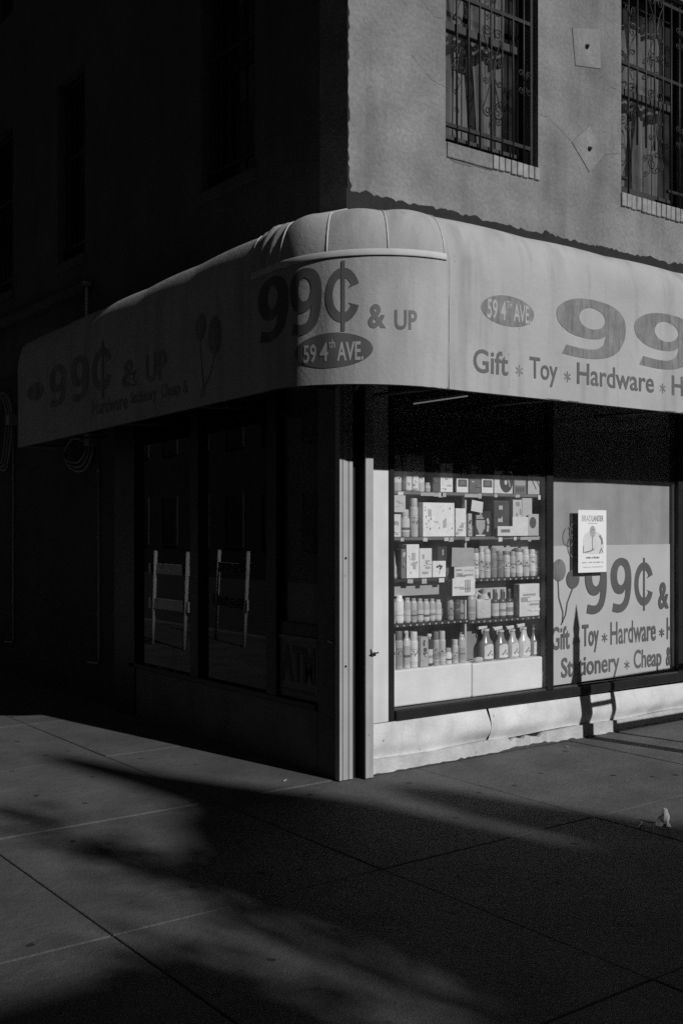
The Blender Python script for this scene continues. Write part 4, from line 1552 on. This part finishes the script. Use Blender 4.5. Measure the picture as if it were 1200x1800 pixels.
# ------------------------------------------------------------------ shaded side wall: pipes and cable coils
for y, z1, lab in ((3.617, 2.30, 'thin pale conduit on the shaded wall below the awning end'), (5.80, 2.80, 'thin pale conduit on the shaded wall at the left picture edge')):
    t = thing('conduit', (.0, y, .3), lab, 'conduit', 'conduits on the side wall')
    tube('pipe', [(.012, y, z1), (.012, y, .40), (.012, y + .02, .36), (.012, y + .25, .345)], .010, G(.33, .5), t, 8)
    for z in (.8, 1.5, 2.1):
        box('clamp', .0, .026, y - .02, y + .02, z - .012, z + .012, G(.2, .5), t)
for y, z, ry, rz, lab in ((3.98, 2.28, .30, .17, 'hanging black cable loop under the far end of the awning'), (6.02, 2.62, .26, .42, 'coil of pale cable on the wall at the left picture edge')):
    t = thing('cable_coil', (.0, y, z), lab, 'cable', 'cable coils on the side wall')
    for q in range(3):
        pts = []
        for k in range(33):
            a = 2 * PI * k / 32
            pts.append((-.02 - .02 * q + .01 * math.sin(3 * a), y + (ry - .025 * q) * math.cos(a), z + (rz - .03 * q) * math.sin(a) + .01 * q))
        tube('loop', pts, .011, G(.22 if q else .3, .5), t, 8)
    box('bracket', -.07, .03, y - .32, y - .22, z + .05, z + .16, G(.25, .5), t, .006)
t = thing('downpipe', (.03, 3.93, 3.6), 'short bright pipe stub on the side wall above the awning', 'pipe')
tube('pipe', [(.03, 3.93, 3.87), (.03, 3.93, 3.30)], .014, G(.5, .4), t, 8)
box('collar', .0, .06, 3.90, 3.96, 3.83, 3.87, G(.3, .5), t)

# ------------------------------------------------------------------ litter on the pavement
t = thing('crumpled_napkin', (.78, -1.88, .0), 'small crumpled white napkin standing on the pavement at right', 'napkin')
V, F = [], []
for j in range(9):
    q = j / 8
    rr = .028 * (1 - q) ** .8 + .008
    for k in range(12):
        a = 2 * PI * k / 12
        s = 1 + .35 * math.sin(3 * a + j * .6) * (1 - q) + .12 * rnd.uniform(-1, 1)
        V.append((.78 + rr * s * math.cos(a) + .012 * q, -1.88 + rr * s * math.sin(a), .002 + .085 * q + rnd.uniform(-.004, .004)))
for j in range(8):
    for k in range(12):
        a, b = j * 12 + k, j * 12 + (k + 1) % 12
        F.append((a, b, b + 12, a + 12))
F += [tuple(range(12))[::-1], tuple(96 + k for k in range(12))]
mesh('body', V, F, G(.7, .8), t)
V = [(.78 - .16 + .02 * k, -1.83 + .010 * k + rnd.uniform(-.006, .006), .004 + rnd.uniform(0, .008)) for k in range(7)]
V += [(p[0] + .005, p[1] - .012, .004 + rnd.uniform(0, .010)) for p in V]
mesh('torn_corner', V, [(k, k + 1, k + 8, k + 7) for k in range(6)], G(.4, .8), t)
for x, y, a, lab in ((-.284, .16, .6, 'cigarette butt lying near the foot of the corner post'),
                     (1.92, -.20, 1.2, 'tiny pale scrap by the plinth under the right window')):
    dx, dy = .022 * math.cos(a), .022 * math.sin(a)
    t = thing('cigarette_butt', (x, y, 0), lab, 'litter', 'litter on the pavement')
    tube('paper', [(x - dx, y - dy, .005), (x + dx * .3, y + dy * .3, .005)], .004, G(.4, .8), t, 8)
    tube('filter', [(x + dx * .32, y + dy * .32, .005), (x + dx, y + dy, .005)], .0041, G(.4, .8), t, 8)

# ------------------------------------------------------------------ street furniture just outside the picture (seen as shadows and reflections)
RL = thing('stair_railing', (2.54, -1.2, 0), 'black iron railing with a thick end post on the pavement beside the shop', 'railing')
tt = -1.2
px = 2.325 + .177 * 1.2
bm = bmesh.new()
bm_box(bm, px - .055, px + .055, tt - .05, tt + .05, 0, 1.18, .01)
bm_box(bm, px - .035, px + .035, tt - .035, tt + .035, 1.18, 1.45, .01)
from_bm('post', bm, IRON, RL)
lathe('finial', px, tt, [(.045, 1.451), (.03, 1.50), (.038, 1.56), (.018, 1.66), (.003, 1.74)], IRON, RL, 12)
p2 = 2.64 + .177 * 1.2
box('baluster', p2 - .02, p2 + .02, tt - .02, tt + .02, 0, 1.10, IRON, RL)
for k in range(1, 4):
    q = p2 + 1.25 * k
    box('baluster', q - .02, q + .02, tt - .02, tt + .02, 0, 1.13, IRON, RL)
tube('top_rail', [(px + .03, tt, 1.115), (p2, tt, 1.12), (p2 + 3.8, tt, 1.20)], .024, IRON, RL, 8)
tube('middle_rail', [(px + .03, tt, .925), (p2, tt, .935)], .018, IRON, RL, 8)
tube('bottom_rail', [(p2, tt, .715), (p2 + 3.8, tt, .73)], .03, IRON, RL, 8)

# two plank barricades by the kerb, mirrored in the side window
WB = M('barricade_board', .72, .7, .12, 8, .2, 60)
for x0, y0, x1, y1, lab in ((-2.56, 7.70, -2.57, 6.83, 'plank barricade nearer the shaded shop window'), (-3.56, 7.73, -3.36, 6.64, 'plank barricade standing nearer the side-street kerb')):
    t = thing('barricade', ((x0 + x1) / 2, (y0 + y1) / 2, 0), lab, 'barricade', 'barricades on the side street')
    for x, y in ((x0, y0), (x1, y1)):
        tube('leg', [(x - .02, y + .05, 0.004), (x + .02, y - .12, 1.27)], .026, WB, t, 6)
    for z in (.56, 1.03):
        dx, dy = x1 - x0, y1 - y0
        ln = math.hypot(dx, dy)
        cx, cy = (x0 + x1) / 2, (y0 + y1) / 2
        rot = Matrix.Rotation(math.atan2(dy, dx), 4, 'Z')
        box('board', cx - (ln + .22) / 2, cx + (ln + .22) / 2, cy - .012 , cy + .012, z - .07, z + .07, WB, t, .003, rot)


# ------------------------------------------------------------------ buildings across the streets
def far_building(name, x0, x1, y0, y1, h, label, face, mat, parapet=.5, storey=3.3):
    t = thing(name, ((x0 + x1) / 2, (y0 + y1) / 2, 0), label, 'building', 'buildings across the streets')
    box('walls', x0, x1, y0, y1, -.13, h, mat, t)
    along_x = face[0] == 'y'
    s = 1 if face[1] == '+' else -1
    pl = (y1 if s > 0 else y0) if along_x else (x1 if s > 0 else x0)
    lo, hi = (x0, x1) if along_x else (y0, y1)

    def panel(name_, a, b, d0, d1, z0, z1, m, par):
        d0, d1 = sorted((pl + s * d0, pl + s * d1))
        return box(name_, a, b, d0, d1, z0, z1, m, par) if along_x else box(name_, d0, d1, a, b, z0, z1, m, par)
    panel('cornice', lo, hi, .002, .25, h - .6, h - .05, G(.2, .8), t)
    n = int((hi - lo) / 2.2)
    for st in range(int(h / storey)):
        for k in range(n):
            c = lo + (hi - lo) * (k + .5) / n
            z0 = .9 + storey * st
            if z0 + 1.9 > h - .6:
                continue
            wv = panel('window', c - .5, c + .5, .002, .04, z0, z0 + 1.8, G(.3 if face == 'y+' else .08, .6), t)
            panel('pane', c - .42, c + .42, .041, .05, z0 + .08, z0 + 1.72, GLASS_F, wv)
    return t


HB = 10.62
fb = far_building('avenue_building', 1.66, 26, -34, -20, HB, 'brick building across the avenue with an added shadow gable', 'y+', BRICKF)


def caster(name, pts):
    n = len(pts)
    V = [(x_, -20.02, z_) for x_, z_ in pts] + [(x_, -20.32, z_) for x_, z_ in pts]
    mesh(name, V, [tuple(range(n))[::-1], tuple(range(n, 2 * n))] + [(k, (k + 1) % n, n + (k + 1) % n, n + k) for k in range(n)], BRICKF, fb)


# made-up roofline shaping the pavement shadows: parapet, gable and roof vent along its front
z_ = HB + .001
caster('parapet', [(1.68, z_), (1.68, 11.35), (1.95, 11.45), (2.19, 11.72), (2.19, z_)])
caster('caster', [(2.20, z_), (2.20, 11.74), (2.46, 11.9), (2.56, 12.3), (2.61, 12.93), (2.74, 12.96), (2.84, 12.45), (3.04, 12.0), (3.26, 11.62), (3.34, 10.85), (3.34, z_)])
caster('shadow_filler', [(3.345, z_), (3.345, 10.80), (3.435, 10.80), (3.435, z_)])  # added filler, height set for the lit patch on the pavement
caster('shadow_bump', [(3.44, z_), (3.46, 11.42), (3.60, 11.74), (3.80, 11.62), (4.0, 10.85), (4.06, z_)])  # added bump, outlined to throw the wedge of shade by the post
box('gap_blocker', 1.12, 1.65, -30, -20.4, -.13, 10.3, BRICKF, fb)  # added unseen wall, height set to dim the streak of sun
far_building('avenue_building', -14, 1.10, -34, -20, 10.7, 'brick building across the avenue left of the one with the added shadow gable', 'y+', BRICKF)
far_building('avenue_building', -48, -15.5, -40, -21, 16, 'tall brick building on the far corner across both streets', 'y+', BRICKF)
far_building('side_street_building', -30, -14.2, -14, 12, 24, 'tall dark brick building across the side street', 'x+', M('dark_brick', .06, .9, .15, 3))
far_building('side_street_building', -30, -14.3, 12.5, 60, 21, 'long brick building further along the side street', 'x+', M('dark_brick2', .07, .9, .15, 3))
far_building('avenue_building', 26.3, 60, -38, -19.5, 14, 'taller brick building further along the avenue', 'y+', BRICKF)

far_building('neighbour_building', .30, 12, 16.2, 44, 9.4, 'brick house next door along the shaded side street', 'x-', BRICKF)
far_building('neighbour_building', 9.25, 34, .15, 14, 11.5, 'brick house next door along the sunny avenue side', 'y-', BRICKF)

# ------------------------------------------------------------------ street tree behind the camera that dapples the pavement
TX, TY = .40, -14.1
TR = thing('street_tree', (TX, TY, 0), 'thinly leaved street tree across the pavement from the shop', 'tree')
BARK = M('bark', .06, .9, .25, 8, .6, 30)
LEAF = M('leaf', .07, .6, .25, 20)
tube('trunk', [(TX, TY, -.1), (TX + .03, TY, 2), (TX - .05, TY + .05, 4), (TX + .05, TY, 6.0), (TX, TY, 7.4)], [.17, .14, .11, .07, .03], BARK, TR, 10)
rt = random.Random(11)
leafV, leafF = [], []
for k in range(26):
    z0 = rt.uniform(3.8, 7.0)
    a = rt.uniform(0, 2 * PI)
    ln = rt.uniform(.7, 1.5)
    p0 = Vector((TX, TY, z0))
    p1 = p0 + Vector((math.cos(a) * ln * .5, math.sin(a) * ln * .5, ln * .35))
    p2_ = p1 + Vector((math.cos(a + .4) * ln * .5, math.sin(a + .4) * ln * .5, ln * .30))
    tube('branch', [p0, p1, p2_], [.028, .017, .006], BARK, TR, 6)
    for _ in range(110):
        t_ = rt.uniform(.25, 1.05)
        c = (p0.lerp(p1, t_ * 2) if t_ < .5 else p1.lerp(p2_, t_ * 2 - 1)) + Vector((rt.gauss(0, .13), rt.gauss(0, .13), rt.gauss(0, .12)))
        u = Vector((rt.gauss(0, 1), rt.gauss(0, 1), rt.gauss(0, .6))).normalized()
        v = u.cross(Vector((rt.gauss(0, 1), rt.gauss(0, 1), rt.gauss(0, 1)))).normalized()
        l, wd = rt.uniform(.05, .09), rt.uniform(.028, .045)
        i0 = len(leafV)
        leafV += [c - u * l, c + v * wd, c + u * l, c - v * wd]
        leafF.append((i0, i0 + 1, i0 + 2, i0 + 3))
cr = mesh('crown', leafV, leafF, LEAF, TR)
cr['kind'] = 'stuff'
